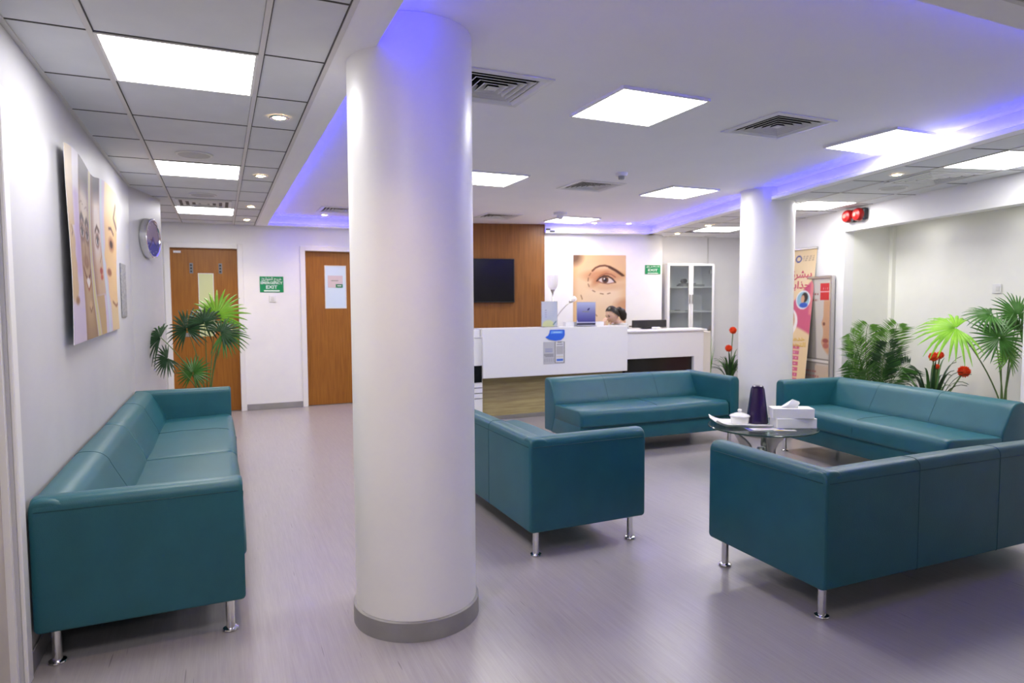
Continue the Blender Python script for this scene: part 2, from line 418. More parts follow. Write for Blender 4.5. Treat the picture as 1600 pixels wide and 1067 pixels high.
struct(link('wall_front', boxes([(-.84, 7.0, -3.32, -3.2, 0, ZM)]), BEIGE), 'beige wall at the entrance end')
struct(link('trim_6', boxes([(-.715, -.70, 2.93, 3.0, 0, 2.245), (-.715, -.70, 1.93, 2.0, 0, 2.245), (-.715, -.70, 2.0, 2.93, 2.18, 2.245)], .004, 1), TRIM), 'white door surround at the near end of the wall')
dn = struct(boxo('door_3', (-.79, -.75, 2.0, 2.93, 0, 2.18), BEIGE), 'beige door at the near end of the wall')
boxo('door_stop', (-.75, -.728, 2.905, 2.93, 0, 2.18), TRIM, dn)
# skirting boards
def skirt(name, lst, rz=0): return struct(link(name, boxes(lst, .003, 1), SKIRT, None, None, rz), 'grey vinyl skirting')
skirt('baseboard_left', [(-.713, -.707, 3.0, 6.72, 0, .09)])
skirt('baseboard_back', [(D1[1]+.06, D2[0]-.06, YF-.008, YF-.001, 0, .085), (D2[1]+.06, 2.38, YF-.008, YF-.001, 0, .085), (-2.4, D1[0]-.06, YF-.008, YF-.001, 0, .085)])
skirt('baseboard_reception', [(2.13, 4.02, 9.812, 9.819, 0, .085), (4.03, 6.4, 10.162, 10.169, 0, .085)], -BA)
skirt('baseboard_right', [(5.022, 5.029, 6.87, 8.2, 0, .085), (5.652, 5.659, 4.62, 6.81, 0, .085), (5.15, 5.6, 6.862, 6.869, 0, .085)], -BA)

# --- doors in the end wall
def plate(name, x0, x1, z0, z1, m, parent, y=-.004, th=.004, bev=.001): return boxo(name, (x0, x1, y-th, y, z0, z1), m, parent, bev, 1)
GLOW_Y = mat('vision_pane_yellow', (.62, .66, .36), .25)
GLOW_B = mat('frosted_pane_blue', (.62, .74, .84), .3)
def door(n, x0, x1, label):
    d = struct(boxo('door_%d' % n, (x0, x1, YF+.055, YF+.1, .008, DH-.006), WOOD), label)
    fr = boxes([(x0-.058, x0+.012, YF-.018, YF+.12, 0, DH+.056), (x1-.012, x1+.058, YF-.018, YF+.12, 0, DH+.056), (x0, x1, YF-.018, YF+.12, DH-.012, DH+.056)], .004, 1)
    link('door_frame', fr, TRIM, d)
    return d
d1 = door(1, *D1, 'brown wooden door with a narrow yellow window behind the palm')
d2 = door(2, *D2, 'brown wooden door with a frosted blue window beside the white pillar')
YD = YF+.055
def dplate(name, x0, x1, z0, z1, m, par, th=.006): return boxo(name, (x0, x1, YD-th, YD-.0005, z0, z1), m, par, .001, 1)
wp = dplate('window_pane', -.245, -.075, 1.02, 1.845, GLOW_Y, d1, .004)
dplate('pane_bead', -.253, -.245, 1.01, 1.853, TRIM, d1, .007); dplate('pane_bead', -.075, -.067, 1.01, 1.853, TRIM, d1, .007)
dplate('pane_bead', -.245, -.075, 1.845, 1.853, TRIM, d1, .007)
for x0 in (-.350, -.002):
    h = dplate('sign_plate', x0, x0+.042, 1.85, 1.985, mat('plate_pewter', (.20, .20, .21), .35, .3), d1, .006)
    for k in range(3): boxo('pictogram', (x0+.008, x0+.030, YD-.008, YD-.006, 1.864+k*.040, 1.888+k*.040), DARK, h)
dplate('closer_label', -.532, -.446, 2.112, 2.140, PLASTIC, d1, .02)
dplate('push_plate', -.50, -.32, 1.02, 1.07, STEEL, d1, .006)
dplate('window_pane', 1.372, 1.652, 1.385, 1.975, GLOW_B, d2, .004)
for a, b, c, e in ((1.362, 1.372, 1.375, 1.985), (1.652, 1.662, 1.375, 1.985), (1.372, 1.652, 1.375, 1.385), (1.372, 1.652, 1.975, 1.985)):
    dplate('pane_bead', a, b, c, e, mat('cream_bead', (.75, .70, .60), .4), d2, .008)
nt = dplate('paper_note', 1.405, 1.612, 1.672, 1.842, mat('note_paper', (.62, .52, .53), .7), d2, .007)
boxo('note_print', (1.45, 1.55, YD-.0085, YD-.007, 1.765, 1.776), mat('note_ink', (.25, .27, .22), .7), nt)
gb = boxo('note_badge', (1.515, 1.612, YD-.0085, YD-.007, 1.672, 1.722), mat('badge_green', (.02, .20, .07), .6), nt)
boxo('badge_text', (1.535, 1.592, YD-.0095, YD-.0085, 1.692, 1.704), PLASTIC, nt)
boxo('door_handle', (1.80, 1.83, YD-.05, YD-.001, .98, 1.10), STEEL, d2, .006)

# ================================================================== PILLARS
def pillar(x, y, label):
    R = .277
    t = thing('pillar', label, 'pillar', (x, y, 0), 0, 'round white pillars')
    t['kind'] = 'structure'
    lathe_o('shaft', [(R, .07), (R, ZM-.001)], PILLAR, t, 72)
    lathe_o('skirting', [(R+.012, 0.0), (R+.012, .083), (R+.004, .088), (R, .088)], SKIRT, t, 72)
    return t
m1 = Vector((.803, 2.906)); m1 = m1.normalized()*3.028
pillar(m1.x, m1.y, 'thick round white pillar standing in front of the reception')
pillar(5.41, 5.362, 'round white pillar behind the glass coffee table')

# ================================================================== CEILING FITTINGS
def panel(x, y, z, rz, label, w=.575):
    t = thing('ceiling_light', label, 'ceiling light', (x, y, z), rz, 'square ceiling light panels')
    h = w/2
    link('light_frame', boxes([(-h-.014, h+.014, -h-.014, -h, -.006, .02), (-h-.014, h+.014, h, h+.014, -.006, .02),
         (-h-.014, -h, -h, h, -.006, .02), (h, h+.014, -h, h, -.006, .02), (-h, h, -h, h, .012, .02)]), TRIM, t)
    bm = bmesh.new(); bm.faces.new([bm.verts.new(p) for p in ((-h, h, -.002), (h, h, -.002), (h, -h, -.002), (-h, -h, -.002))])
    link('diffuser', bm_mesh(bm, recalc=False), LIGHT, t)
    return t
for (x, y), lb in (((2.345, 3.375), 'bright square panel light in the raised ceiling between the two largest air vents'),
                   ((4.545, 3.36), 'bright square panel light in the raised ceiling beside the blue cove'),
                   ((2.36, 5.83), 'bright square panel light in the raised ceiling half hidden by the thick pillar'),
                   ((4.54, 5.76), 'bright square panel light in the raised ceiling near the smoke detector'),
                   ((2.36, 8.25), 'square panel light in the raised ceiling behind the thick pillar'),
                   ((4.62, 8.24), 'small far square panel light in the raised ceiling behind a domed detector')):
    panel(x, y, ZM-.012, 0, lb)
for r, lb in ((-8, 'panel light in the tiled ceiling of the lobby behind the viewer'), (-4, 'panel light in the tiled ceiling above the near end of the corridor'), (0, 'largest bright panel light in the tiled ceiling over the long sofas'),
              (4, 'second bright panel light in the tiled ceiling of the corridor'),
              (8, 'farthest panel light in the tiled ceiling before the end wall')):
    panel(-.119, TY0+(r+.5)*PITCH_T-.003, ZC+.004, 0, lb, .572)
for (u, v), lb in zip(RLIT, ('panel light in the tiled strip by the right wall cut by the picture edge',
                             'panel light in the tiled strip just above the red alarm bells',
                             'panel light in the tiled strip above the glass-door cabinet')):
    p = Bp(u, v); panel(p.x, p.y, ZC+.004, -BA, lb, .565)

for v_, lb in ((5.15, 'small panel light in the alcove ceiling over the tall fan palm'), (6.25, 'small panel light in the alcove ceiling over the areca palm')):
    p = Bp(5.36, v_); panel(p.x, p.y, 2.312, -BA, lb, .135)
def frame_ring(bm, a, za, b, zb):
    """sloping square band from half-size a at za to b at zb"""
    A = [bm.verts.new((sx*a, sy*a, za)) for sx, sy in ((-1, -1), (1, -1), (1, 1), (-1, 1))]
    Bv = [bm.verts.new((sx*b, sy*b, zb)) for sx, sy in ((-1, -1), (1, -1), (1, 1), (-1, 1))]
    for i in range(4): bm.faces.new((A[i], A[(i+1) % 4], Bv[(i+1) % 4], Bv[i]))
def vent(x, y, label, hs=VS, z=ZM, rz=0, flat=False):
    t = thing('air_vent', label, 'air vent', (x, y, z), rz, 'square ceiling air vents')
    bm = bmesh.new(); frame_ring(bm, hs+.055, -.001, hs+.055, -.008); frame_ring(bm, hs+.055, -.008, hs+.02, -.012); frame_ring(bm, hs+.02, -.012, hs-.002, 0); frame_ring(bm, hs-.002, 0, hs-.002, .05)
    link('vent_frame', bm_mesh(bm, recalc=False), PLASTIC, t)
    bm = bmesh.new(); frame_ring(bm, hs-.001, .05, hs-.001, .16); box(bm, -hs, hs, -hs, hs, .16, .165)
    link('vent_duct', bm_mesh(bm), HOLE, t)
    n = 5
    for k in range(n):
        o = hs*(1-(k+.45)/(n+.35)); i = o-hs/(n+.35)*.55
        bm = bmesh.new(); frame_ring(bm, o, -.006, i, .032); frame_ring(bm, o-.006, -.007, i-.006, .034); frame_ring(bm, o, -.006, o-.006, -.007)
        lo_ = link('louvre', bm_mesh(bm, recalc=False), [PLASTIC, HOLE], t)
        for k2 in range(4): lo_.data.polygons[k2].material_index = 1  # upper blade faces painted black: the duct's shade put into the colour
    boxo('vent_core', (-.022, .022, -.022, .022, -.008, .02), PLASTIC, t, .003)
    return t
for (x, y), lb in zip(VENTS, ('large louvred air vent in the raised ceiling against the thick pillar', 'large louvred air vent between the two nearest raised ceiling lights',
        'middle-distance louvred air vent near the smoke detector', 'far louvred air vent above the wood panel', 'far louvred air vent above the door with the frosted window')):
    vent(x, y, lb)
# flush vents in the tiles
def flush_vent(x, y, rz, label, hs=.26):
    t = thing('air_vent', label, 'air vent', (x, y, ZC), rz, 'square ceiling air vents')
    for k in range(4):
        a = hs*(1-k*.23)
        bm = bmesh.new(); frame_ring(bm, a, .002, a, -.007); frame_ring(bm, a, -.007, a-.026, -.010); frame_ring(bm, a-.026, -.010, a-.03, .002)
        link('louvre', bm_mesh(bm, recalc=False), PLASTIC, t)
    boxo('vent_backing', (-hs+.01, hs-.01, -hs+.01, hs-.01, -.001, .0015), mat('vent_grey', (.16, .15, .15), .8), t)
    boxo('vent_core', (-.03, .03, -.03, .03, -.008, -.002), PLASTIC, t, .003)
flush_vent(-.12, 7.60, 0, 'square air vent in the corridor tiles just before the farthest panel light')
p = Bp(4.50, 5.02); flush_vent(p.x, p.y, -BA, 'square air vent in the tiles along the right wall')
def downlight(x, y, z, label, e_=13):
    t = thing('downlight', label, 'downlight', (x, y, z), 0, 'small warm downlights')
    lathe_o('bezel', [(.036, -.002), (.040, -.006), (.050, -.007), (.056, -.003), (.056, .001)], CHROME, t, 24)
    lathe_o('bulb', [(0, -.009), (.02, -.008), (.034, -.004), (.036, -.001)], DOWN, t, 20)
    l = bpy.data.lights.new('downlight_beam', 'SPOT'); l.energy = e_; l.color = (1, .74, .50); l.spot_size = 2.0; l.spot_blend = .9; l.shadow_soft_size = .03
    o = bpy.data.objects.new('beam', l); C.objects.link(o); o.parent = t; o.location = (0, 0, -.02)
downlight(.335, 2.11, ZC, 'warm downlight in the corridor tiles in front of the thick pillar', 16)
for y, lb in ((3.963, 'nearest warm downlight in the corridor tiles'), (5.80, 'second warm downlight in the corridor tiles'),
              (7.65, 'third warm downlight in the corridor tiles'), (8.85, 'farthest warm downlight in the corridor tiles')):
    downlight(.335, y, ZC, lb)
downlight(1.31, 9.06, ZM, 'warm downlight in the raised ceiling above the door with the frosted window')
for (u, v), lb in (((2.82, 9.5), 'warm downlight above the eye poster, the one nearer the wood panel'), ((3.36, 9.5), 'warm downlight above the eye poster, the one nearer the exit sign')):
    p = Bp(u, v); downlight(p.x, p.y, ZM, lb, 4)
for (u, v), lb in (((4.06, 4.91), 'warm downlight in the tiles beside the square vent at the right wall'), ((4.143, 8.50), 'warm downlight in the tiles beside the panel light over the cabinet'), ((4.168, 9.58), 'warm downlight in the tiles just before the cabinet')):
    p = Bp(u, v); downlight(p.x, p.y, ZC, lb)
def speaker(x, y, label):
    t = thing('ceiling_speaker', label, 'speaker', (x, y, ZC), 0, 'round ceiling speakers')
    lathe_o('rim', [(.105, -.006), (.118, -.006), (.122, .001)], PLASTIC, t, 32)
    lathe_o('grille', [(0, -.008), (.06, -.007), (.105, -.005)], mat('speaker_grille', (.52, .52, .52), .7), t, 32)
speaker(-.135, 5.165, 'round white speaker in the corridor tiles before the second panel light')
speaker(-.12, 7.02, 'round white speaker in the corridor tiles farther back')
p = Bp(4.53, 5.52); speaker(p.x, p.y, 'round white speaker in the tiles along the right wall')
t = thing('smoke_detector', 'small white smoke detector on the raised ceiling', 'smoke detector', (3.40, 5.14, ZM))
lathe_o('base', [(0, -.03), (.05, -.028), (.056, -.012), (.058, 0)], PLASTIC, t, 28); lathe_o('sensor', [(0, -.062), (.026, -.058), (.03, -.036), (.03, -.028)], mat('sensor_grey', (.35, .35, .36), .5), t, 24)
t = thing('heat_detector', 'domed white detector on the ceiling before the far panel light', 'smoke detector', (4.13, 7.68, ZM))
lathe_o('base', [(.045, -.035), (.085, -.03), (.09, 0)], PLASTIC, t, 28); lathe_o('dome', [(0, -.095), (.025, -.09), (.045, -.065), (.048, -.035)], PLASTIC, t, 24)
t = thing('dome_camera', 'white dome security camera hanging below the far air vent', 'security camera', (3.17, 8.70, ZM))
lathe_o('base', [(.052, -.07), (.056, -.05), (.056, 0)], PLASTIC, t, 28); lathe_o('dome', [(0, -.125), (.02, -.12), (.038, -.098), (.044, -.07)], BLACK, t, 24)
p = Bp(2.20, 9.70); t = thing('wall_camera', 'tiny black camera on a bracket at the top of the wood panel', 'security camera', (p.x, p.y, 2.53), -BA)
boxo('bracket', (-.075, -.01, -.01, .01, -.005, .03), DARK, t, .003); boxo('camera_body', (-.02, .06, -.025, .02, -.03, .0), DARK, t, .006)

# ================================================================== SOFAS
SL, SD, SH = 1.82, .775, .69
def inset(prof, d):
    cx = sum(p[0] for p in prof)/len(prof); cz = sum(p[1] for p in prof)/len(prof); out = []
    for y, z in prof:
        l = math.hypot(y-cx, z-cz); k = max(0, 1-d/l); out.append((cx+(y-cx)*k, cz+(z-cz)*k))
    return out
def rounded(poly, r, n=5):
    """round the corners of a closed polygon; r a list or number"""
    out = []; m = len(poly)
    for i in range(m):
        p = Vector((*poly[i], 0)); a = (Vector((*poly[i-1], 0))-p); b = (Vector((*poly[(i+1) % m], 0))-p)
        rr = r[i] if isinstance(r, (list, tuple)) else r
        rr = min(rr, a.length*.49, b.length*.49)
        if rr < 1e-5: out.append((p.x, p.y)); continue
        s = p+a.normalized()*rr; e = p+b.normalized()*rr
        for k in range(n+1):
            t = k/n; q = s*(1-t)**2 + p*2*t*(1-t) + e*t*t; out.append((q.x, q.y))
    return out
def sweep(prof, x0, x1, r=.02, n=16, puff=None):
    """sweep a closed (y,z) profile along x, ends rounded by r"""
    st = [(x0, r), (x0+r*.12, r*.52), (x0+r*.45, r*.16), (x0+r, 0)]
    st += [(x0+r+(x1-x0-2*r)*k/n, 0) for k in range(1, n)]
    st += [(x1-r, 0), (x1-r*.45, r*.16), (x1-r*.12, r*.52), (x1, r)]
    bm = bmesh.new(); rings = []
    for x, d in st:
        pr = inset(prof, d) if d else prof
        ring = []
        for i, (y, z) in enumerate(pr):
            if puff: y, z = puff((x-x0)/(x1-x0), y, z)
            ring.append(bm.verts.new((x, y, z)))
        rings.append(ring)
    m = len(prof)
    for a, b in zip(rings, rings[1:]):
        for i in range(m): bm.faces.new((a[i], a[(i+1) % m], b[(i+1) % m], b[i]))
    bm.faces.new(rings[0][::-1]); bm.faces.new(rings[-1])
    return bm_mesh(bm)
BACK = rounded([(SD, .155), (SD, SH), (SD-.125, SH-.008), (SD-.255, .43), (SD-.225, .28), (SD-.16, .155)], [.012, .05, .115, .085, .02, .01], 9)
SEAT = rounded([(-.012, .295), (-.004, .45), (SD-.19, .435), (SD-.19, .295)], [.03, .062, .02, .02], 7)
ARM = rounded([(0, .15), (0, SH), (.112, SH), (.112, .15)], [.014, .05, .05, .014], 6)
def arm_mesh(x0):
    # swept along y: profile in (x,z)
    me = sweep(ARM, 0.0, SD-.004, .018, 8)
    n = len(me.vertices); co = np.empty(n*3); me.vertices.foreach_get('co', co); co = co.reshape(-1, 3)
    co = np.stack([x0+co[:, 1], co[:, 0], co[:, 2]], 1); me.vertices.foreach_set('co', co.ravel()); me.flip_normals(); me.update()
    return me
def sofa(label, arm, loc, rz, L=SL, group='teal leather waiting room sofas', seams=(1/3, 2/3)):
    t = thing('sofa', label, 'sofa', loc, rz, group)
    xa, xb = (.112, L) if arm == 'L' else (0, L-.112)
    shade(link('base_frame', boxes([(xa+.004, xb-.004, .012, SD-.14, .15, .305)], .012, 2), LEATHER, t))
    pf = lambda s, y, z: (y - (.010*math.sin(PI*s)**.5 if y < SD-.05 and z > .3 else 0), z + (.006*math.sin(PI*min(max(s, 0), 1)) if z > SH-.06 else 0))
    bk = shade(link('backrest', sweep(BACK, 0 if arm == 'R' else .002, L-.002 if arm == 'R' else L, .018, 20, pf), LEATHER, t), 60)
    def sp(s, y, z):
        b = math.sin(PI*min(max(s, 0), 1))**.6
        return (y - (.012*b if y < .1 else 0), z + (.014*b*math.sin(PI*min(max((y+.02)/.6, 0), 1)) if z > .4 else 0) + .004*math.sin(s*9+y*5)*(z > .4))
    st = shade(link('seat_cushion', sweep(SEAT, xa+.004, xb-.004, .035, 20, sp), LEATHER, t), 60)
    ar = shade(link('armrest', arm_mesh(0 if arm == 'L' else L-.112), LEATHER, t), 60)
    # seams
    def backseam(x):
        out = []; n0 = len(BACK)
        cy = sum(q[0] for q in BACK)/n0; cz = sum(q[1] for q in BACK)/n0
        for y, z in BACK:
            if z < .45 and y < SD-.1: continue
            y, z = pf(x/L, y, z); d = Vector((y-cy, z-cz)); d.normalize(); out.append((x, y+d.x*.0004, z+d.y*.0004))
        return out
    for q in seams: tube_o('seam', backseam(L*q), .0016, SEAM, bk, 6)
    tube_o('seam', [(.02, SD+.0005, SH-.052), (L-.02, SD+.0005, SH-.052)], .0018, SEAM, bk, 6)
    xm = (xa+xb)/2
    tube_o('seam', [(xm, SD-.22, .455), (xm, SD-.4, .466), (xm, .12, .465), (xm, .045, .455), (xm, .0, .43), (xm, -.022, .38), (xm, -.02, .32)], .0018, SEAM, st, 6)
    xo = -.0005 if arm == 'L' else L+.0005
    tube_o('seam', [(xo, .02, SH-.052), (xo, SD-.02, SH-.052)], .0018, SEAM, ar, 6)
    for x in (.062, L-.062):
        for y in (.065, SD-.065):
            lg = lathe_o('leg', [(.0185, .012), (.0185, .155)], CHROME, t, 20, (x, y, 0))
            lathe_o('foot_disc', [(0, 0), (.031, 0), (.034, .005), (.032, .010), (.022, .0135), (.0185, .0135)], CHROME, lg, 24)
    return t
R90 = PI/2
SL1 = 1.77
sofa('long teal leather sofa against the left wall, nearer half with the near armrest', 'L', (.068, 3.038, 0), R90, SL1, seams=(.5,))
sofa('long teal leather sofa against the left wall, farther half in front of the palm', 'R', (.068, 3.038+SL1+.004, 0), R90, SL1, seams=(.5,))
sofa('teal leather sofa seen from its armrest end just behind the thick white pillar', 'L', (2.326, 3.243, 0), R90+math.radians(.4))
sofa('teal leather sofa with its tall back towards the viewer, cut by the picture edge', 'R', (2.437+SL, 2.765, 0), PI+math.radians(-1.2))
sofa('teal leather sofa in front of the white reception counter', 'R', (2.976, 5.145, 0), math.radians(-1.82))
sofa('teal leather sofa in front of the plant alcove', 'L', (4.922, 4.729, 0), math.radians(-96.26), 1.79)

# ================================================================== COFFEE TABLE
TC = (4.15, 4.13)
t = thing('coffee_table', 'round glass coffee table on twisted silver legs', 'table', (*TC, 0))
gt = lathe_o('glass_top', [(0, .388), (.4365, .388), (.4365, .40), (0, .40)], GLASS, t, 72, None, 0, 30)
lathe_o('glass_edge', [(.437, .388), (.441, .391), (.441, .397), (.437, .40), (.437, .388)], GLASS_EDGE, gt, 72)
def twist_leg(a):
    # a flattened, twisting sculptural leg from the hub under the top to the floor
    bm = bmesh.new(); rings = []; n = 12; K = 22
    for k in range(K+1):
        s = k/K
        z = .388*(1-s)+.012*s
        r = .27 - .17*math.sin(PI*s*.9)**1.2 + .09*s*s
        wA = .085*(1-s)**1.5+.028+.016*max(0, s-.8)*5; wB = .020+.012*math.sin(PI*s)
        tw = a + 2.1*s
        c = Vector((r*math.cos(a+.5*s), r*math.sin(a+.5*s), z))
        e1 = Vector((math.cos(tw), math.sin(tw), 0)); e2 = Vector((-math.sin(tw), math.cos(tw), 0))
        rings.append([bm.verts.new(c + e1*wB*math.cos(2*PI*i/n) + e2*wA*math.sin(2*PI*i/n)) for i in range(n)])
    for p_, q_ in zip(rings, rings[1:]):
        for i in range(n): bm.faces.new((p_[i], p_[(i+1) % n], q_[(i+1) % n], q_[i]))
    bm.faces.new(rings[0]); bm.faces.new(rings[-1][::-1])
    return bm_mesh(bm)
for k in range(3):
    lg = link('leg', twist_leg(2*PI*k/3+.15), SILVER, t, smooth=True)
    a = 2*PI*k/3+.15+.5; r = .27-.17*math.sin(PI*.9)**1.2+.09
    lathe_o('foot', [(0, 0), (.028, 0), (.03, .01), (.02, .016)], DARK, lg, 16, (r*math.cos(a), r*math.sin(a), 0))
lathe_o('hub', [(0, .10), (.03, .10), (.045, .13), (.045, .19), (.03, .22), (0, .22)], STEEL, t, 24)

# things on the table; placed along camera right (cr) and away from camera (cf)
cr = Vector((math.cos(YAW), math.sin(YAW), 0)); cf = Vector((-math.sin(YAW), math.cos(YAW), 0))
def ontable(r, f, z=.40): v = Vector((*TC, 0)) + cr*r + cf*f; return (v.x, v.y, z)
# tray with raised, flaring ends
def tray():
    bm = bmesh.new(); nx, ny = 16, 8; W, D = .46, .26; th = .006; G = []
    def zf(i, j):
        a = 1-2*i/nx; b = abs(2*j/ny-1); return .008 + .040*max(0, (a-.55)/.45)**1.6 + .022*max(0, (b-.72)/.28)**1.5
    for dz in (0, th):
        G.append([[bm.verts.new(((i/nx-.5)*W, (j/ny-.5)*D*(1+.10*abs(2*i/nx-1)), zf(i, j)-th+dz)) for j in range(ny+1)] for i in range(nx+1)])
    for g, rev in ((G[0], 1), (G[1], 0)):
        for i in range(nx):
            for j in range(ny):
                q = [g[i][j], g[i+1][j], g[i+1][j+1], g[i][j+1]]; bm.faces.new(q[::-1] if rev else q)
    for i in range(nx):
        for j in (0, ny): bm.faces.new((G[0][i][j], G[0][i+1][j], G[1][i+1][j], G[1][i][j]))
    for j in range(ny):
        for i in (0, nx): bm.faces.new((G[0][i][j], G[0][i][j+1], G[1][i][j+1], G[1][i][j]))
    return bm_mesh(bm)
CERAM = mat('white_ceramic', (.80, .79, .77), .22)
tr = tag(link('serving_tray', tray(), CERAM, None, ontable(-.175, .03), YAW-.06, True), 'white serving tray with flared ends on the glass table', 'tray')
t = thing('sugar_bowl', 'lidded white ceramic bowl on the tray', 'bowl', ontable(-.18, .03, .412))
lathe_o('bowl', [(0, .0), (.062, 0), (.070, .01), (.076, .062), (.084, .066), (.084, .070), (.074, .070), (.066, .012), (0, .010)], CERAM, t, 32)
lid = lathe_o('lid', [(.082, .071), (.076, .078), (.04, .092), (.012, .098), (.010, .104)], mat('clear_lid', (.78, .78, .77), .12), t, 32)
lathe_o('lid_knob', [(.008, .100), (.017, .108), (.019, .117), (.012, .126), (0, .129)], CERAM, lid, 20)
t = thing('coffee_cup', 'small cup with a steel handle behind the purple flask', 'cup', ontable(-.125, .142, .414), YAW)
lathe_o('cup', [(0, 0), (.026, 0), (.034, .05), (.036, .056), (.033, .056), (.026, .006), (0, .006)], CERAM, t, 20)
tube_o('handle', bez((.03, -.01, .045), (.062, -.01, .03), (.028, -.01, .012), 8), .004, STEEL, t)
def flask(): # tapered thermos, rounded triangular-square section
    bm = bmesh.new(); rings = []; n = 28
    for r, z in ((.0, 0), (.082, 0), (.086, .006), (.085, .02), (.076, .10), (.062, .215), (.054, .285), (.051, .300), (.0, .302)):
        if r == 0: rings.append([bm.verts.new((0, 0, z))]); continue
        rings.append([bm.verts.new((r*math.copysign(abs(math.cos(a))**.75, math.cos(a)), r*math.copysign(abs(math.sin(a))**.75, math.sin(a)), z)) for a in [2*PI*i/n for i in range(n)]])
    for a, b in zip(rings, rings[1:]):
        for i in range(n):
            q = list(dict.fromkeys([a[i % len(a)], a[(i+1) % n % len(a)], b[(i+1) % n % len(b)], b[i % len(b)]]))
            if len(q) > 2: bm.faces.new(q)
    return bm_mesh(bm)
PURPLE = mat('purple_gloss', (.020, .006, .055), .22, coat=.3)
t = thing('vacuum_flask', 'tall dark purple tapered vacuum flask on the tray', 'flask', ontable(-.005, .10, .4085), YAW)
shade(link('flask_body', flask(), PURPLE, t), 50)
lathe_o('cap', [(.048, .300), (.048, .314), (.040, .32), (0, .32)], PURPLE, t, 24)
def tissue_box(loc, rz, label, sheetup):
    t = thing('tissue_box', label, 'tissue box', loc, rz, 'white tissue boxes')
    boxo('carton', (-.165, .165, -.075, .075, 0, .082), mat('white_carton', (.80, .795, .80), .55), t, .003)
    boxo('carton_flap', (-.1655, -.1645, -.055, .055, .008, .074), mat('carton_edge', (.68, .68, .69), .6), t)
    if sheetup:
        lathe_o('slot', [(0, .0825), (.06, .0825), (.062, .0835)], mat('slot_film', (.6, .6, .6), .4), t, 24)
        bm = bmesh.new(); P = [(-.065, -.02, .057), (.05, -.012, .057), (.055, .018, .057), (-.055, .02, .057), (-.02, -.025, .078), (.052, -.006, .075), (.012, -.012, .118), (.062, .01, .098), (.045, .018, .085), (-.01, .02, .09), (.068, .012, .085)]
        V = [bm.verts.new((q[0]*1.25-.01, q[1]*1.25, .083+(q[2]-.057)*1.15)) for q in P]
        for f in ((0, 1, 5, 4), (4, 5, 7, 6), (0, 4, 9, 3), (4, 6, 9), (6, 7, 8, 9), (5, 10, 7), (1, 2, 8, 10, 5), (2, 3, 9, 8), (7, 10, 8)): bm.faces.new([V[i] for i in f])
        me = bm_mesh(bm); o = shade(link('tissue', me, mat('tissue_paper', (.82, .82, .83), .8), t), 50)
    return t
bxl = ontable(.235, -.06)
tissue_box(bxl, YAW+.02, 'lower white tissue box of the pair on the glass table', False)
tissue_box((bxl[0]-cr.x*.02, bxl[1]-cr.y*.02, .4825), YAW-.10, 'upper white tissue box with a tissue pulled out', True)
def leaflet(s, t):
    c = np.zeros(s.shape+(3,)); c[:] = (232, 230, 232); c = mixc(c, (70, 70, 170), rect(s, t, 0, .13, 0, 1)+rect(s, t, .86, 1, .1, .9))
    c = mixc(c, (206, 190, 196), ell(s, t, .5, .55, .2, .3, .3)); c = mixc(c, (120, 120, 150), ((np.sin(t*60) > .3)*rect(s, t, .2, .45, .15, .5)))
    return c
def leaflet2(s, t):
    c = np.zeros(s.shape+(3,)); c[:] = (225, 224, 222); c = mixc(c, (214, 190, 90), ell(s, t, .3, .6, .2, .3, .4)); return mixc(c, (40, 44, 70), rect(s, t, 0, 1, 0, .3)*.9)
for fn, r_, f_, rz_, sz, lb in ((leaflet, -.03, -.225, .08, (.30, .10), 'printed white and blue leaflet on the glass table'), (leaflet2, .10, -.275, -.05, (.18, .06), 'small printed card at the near edge of the glass table')):
    o = sheet('leaflet', sz[0], sz[1], 30, 16, fn, PAPER, None, None, .001); pass
    o.rotation_euler = Matrix.Rotation(YAW+rz_, 3, 'Z').to_euler(); o.data.transform(Matrix.Rotation(-PI/2, 4, 'X'))
    o.location = ontable(r_, f_+.03, .4015); tag(o, lb, 'leaflet', 'leaflets on the glass table')

# ================================================================== RECEPTION COUNTER (aligned with the left half of the room)
t = thing('reception_counter', 'white reception counter with an oak base and black insets', 'counter', (2.60, 7.20, 0))
X0 = 2.60
def cb(name, x0, x1, y0, y1, z0, z1, m, par=None, bev=.003): return boxo(name, (x0-X0, x1-X0, y0-7.2, y1-7.2, z0, z1), m, par or t, bev, 1)
cb('front_panel', 2.832, 4.872, 7.20, 7.235, .545, 1.128, WHITE)
cb('front_ledge', 2.832, 4.90, 7.20, 7.50, 1.128, 1.136, WHITE)
cb('ledge_support', 2.84, 4.895, 7.235, 7.50, .95, 1.127, WHITE)
cb('oak_base', 2.832, 4.95, 7.41, 7.46, 0, 1.0, OAK)
cb('kick_plate', 2.85, 4.95, 7.40, 7.409, 0, .05, STEEL)
lu = cb('end_unit', 2.60, 2.842, 7.245, 7.76, 0, 1.03, WHITE)
cb('end_unit_top', 2.59, 2.845, 7.235, 7.76, 1.03, 1.045, WHITE)
cb('end_block', 2.735, 2.832, 7.29, 7.50, 1.045, 1.125, WHITE)
cb('black_inset', 2.62, 2.834, 7.240, 7.246, .496, .698, BLACK, None, .001)
for z in (.43, .365, .30): cb('groove', 2.61, 2.838, 7.242, 7.246, z, z+.006, DARK, None, 0)
ru = cb('desk_unit', 4.90, 6.18, 7.255, 7.30, .69, 1.045, WHITE)
cb('desk_unit_base', 4.95, 6.18, 7.36, 7.39, 0, 1.04, WHITE)
cb('desk_unit_post', 6.01, 6.175, 7.255, 7.36, 0, .69, WHITE)
cb('black_inset', 4.90, 6.01, 7.30, 7.36, .10, .689, BLACK, None, .001)
cb('worktop', 4.875, 6.215, 7.225, 7.74, 1.045, 1.068, WHITE, None, .004)
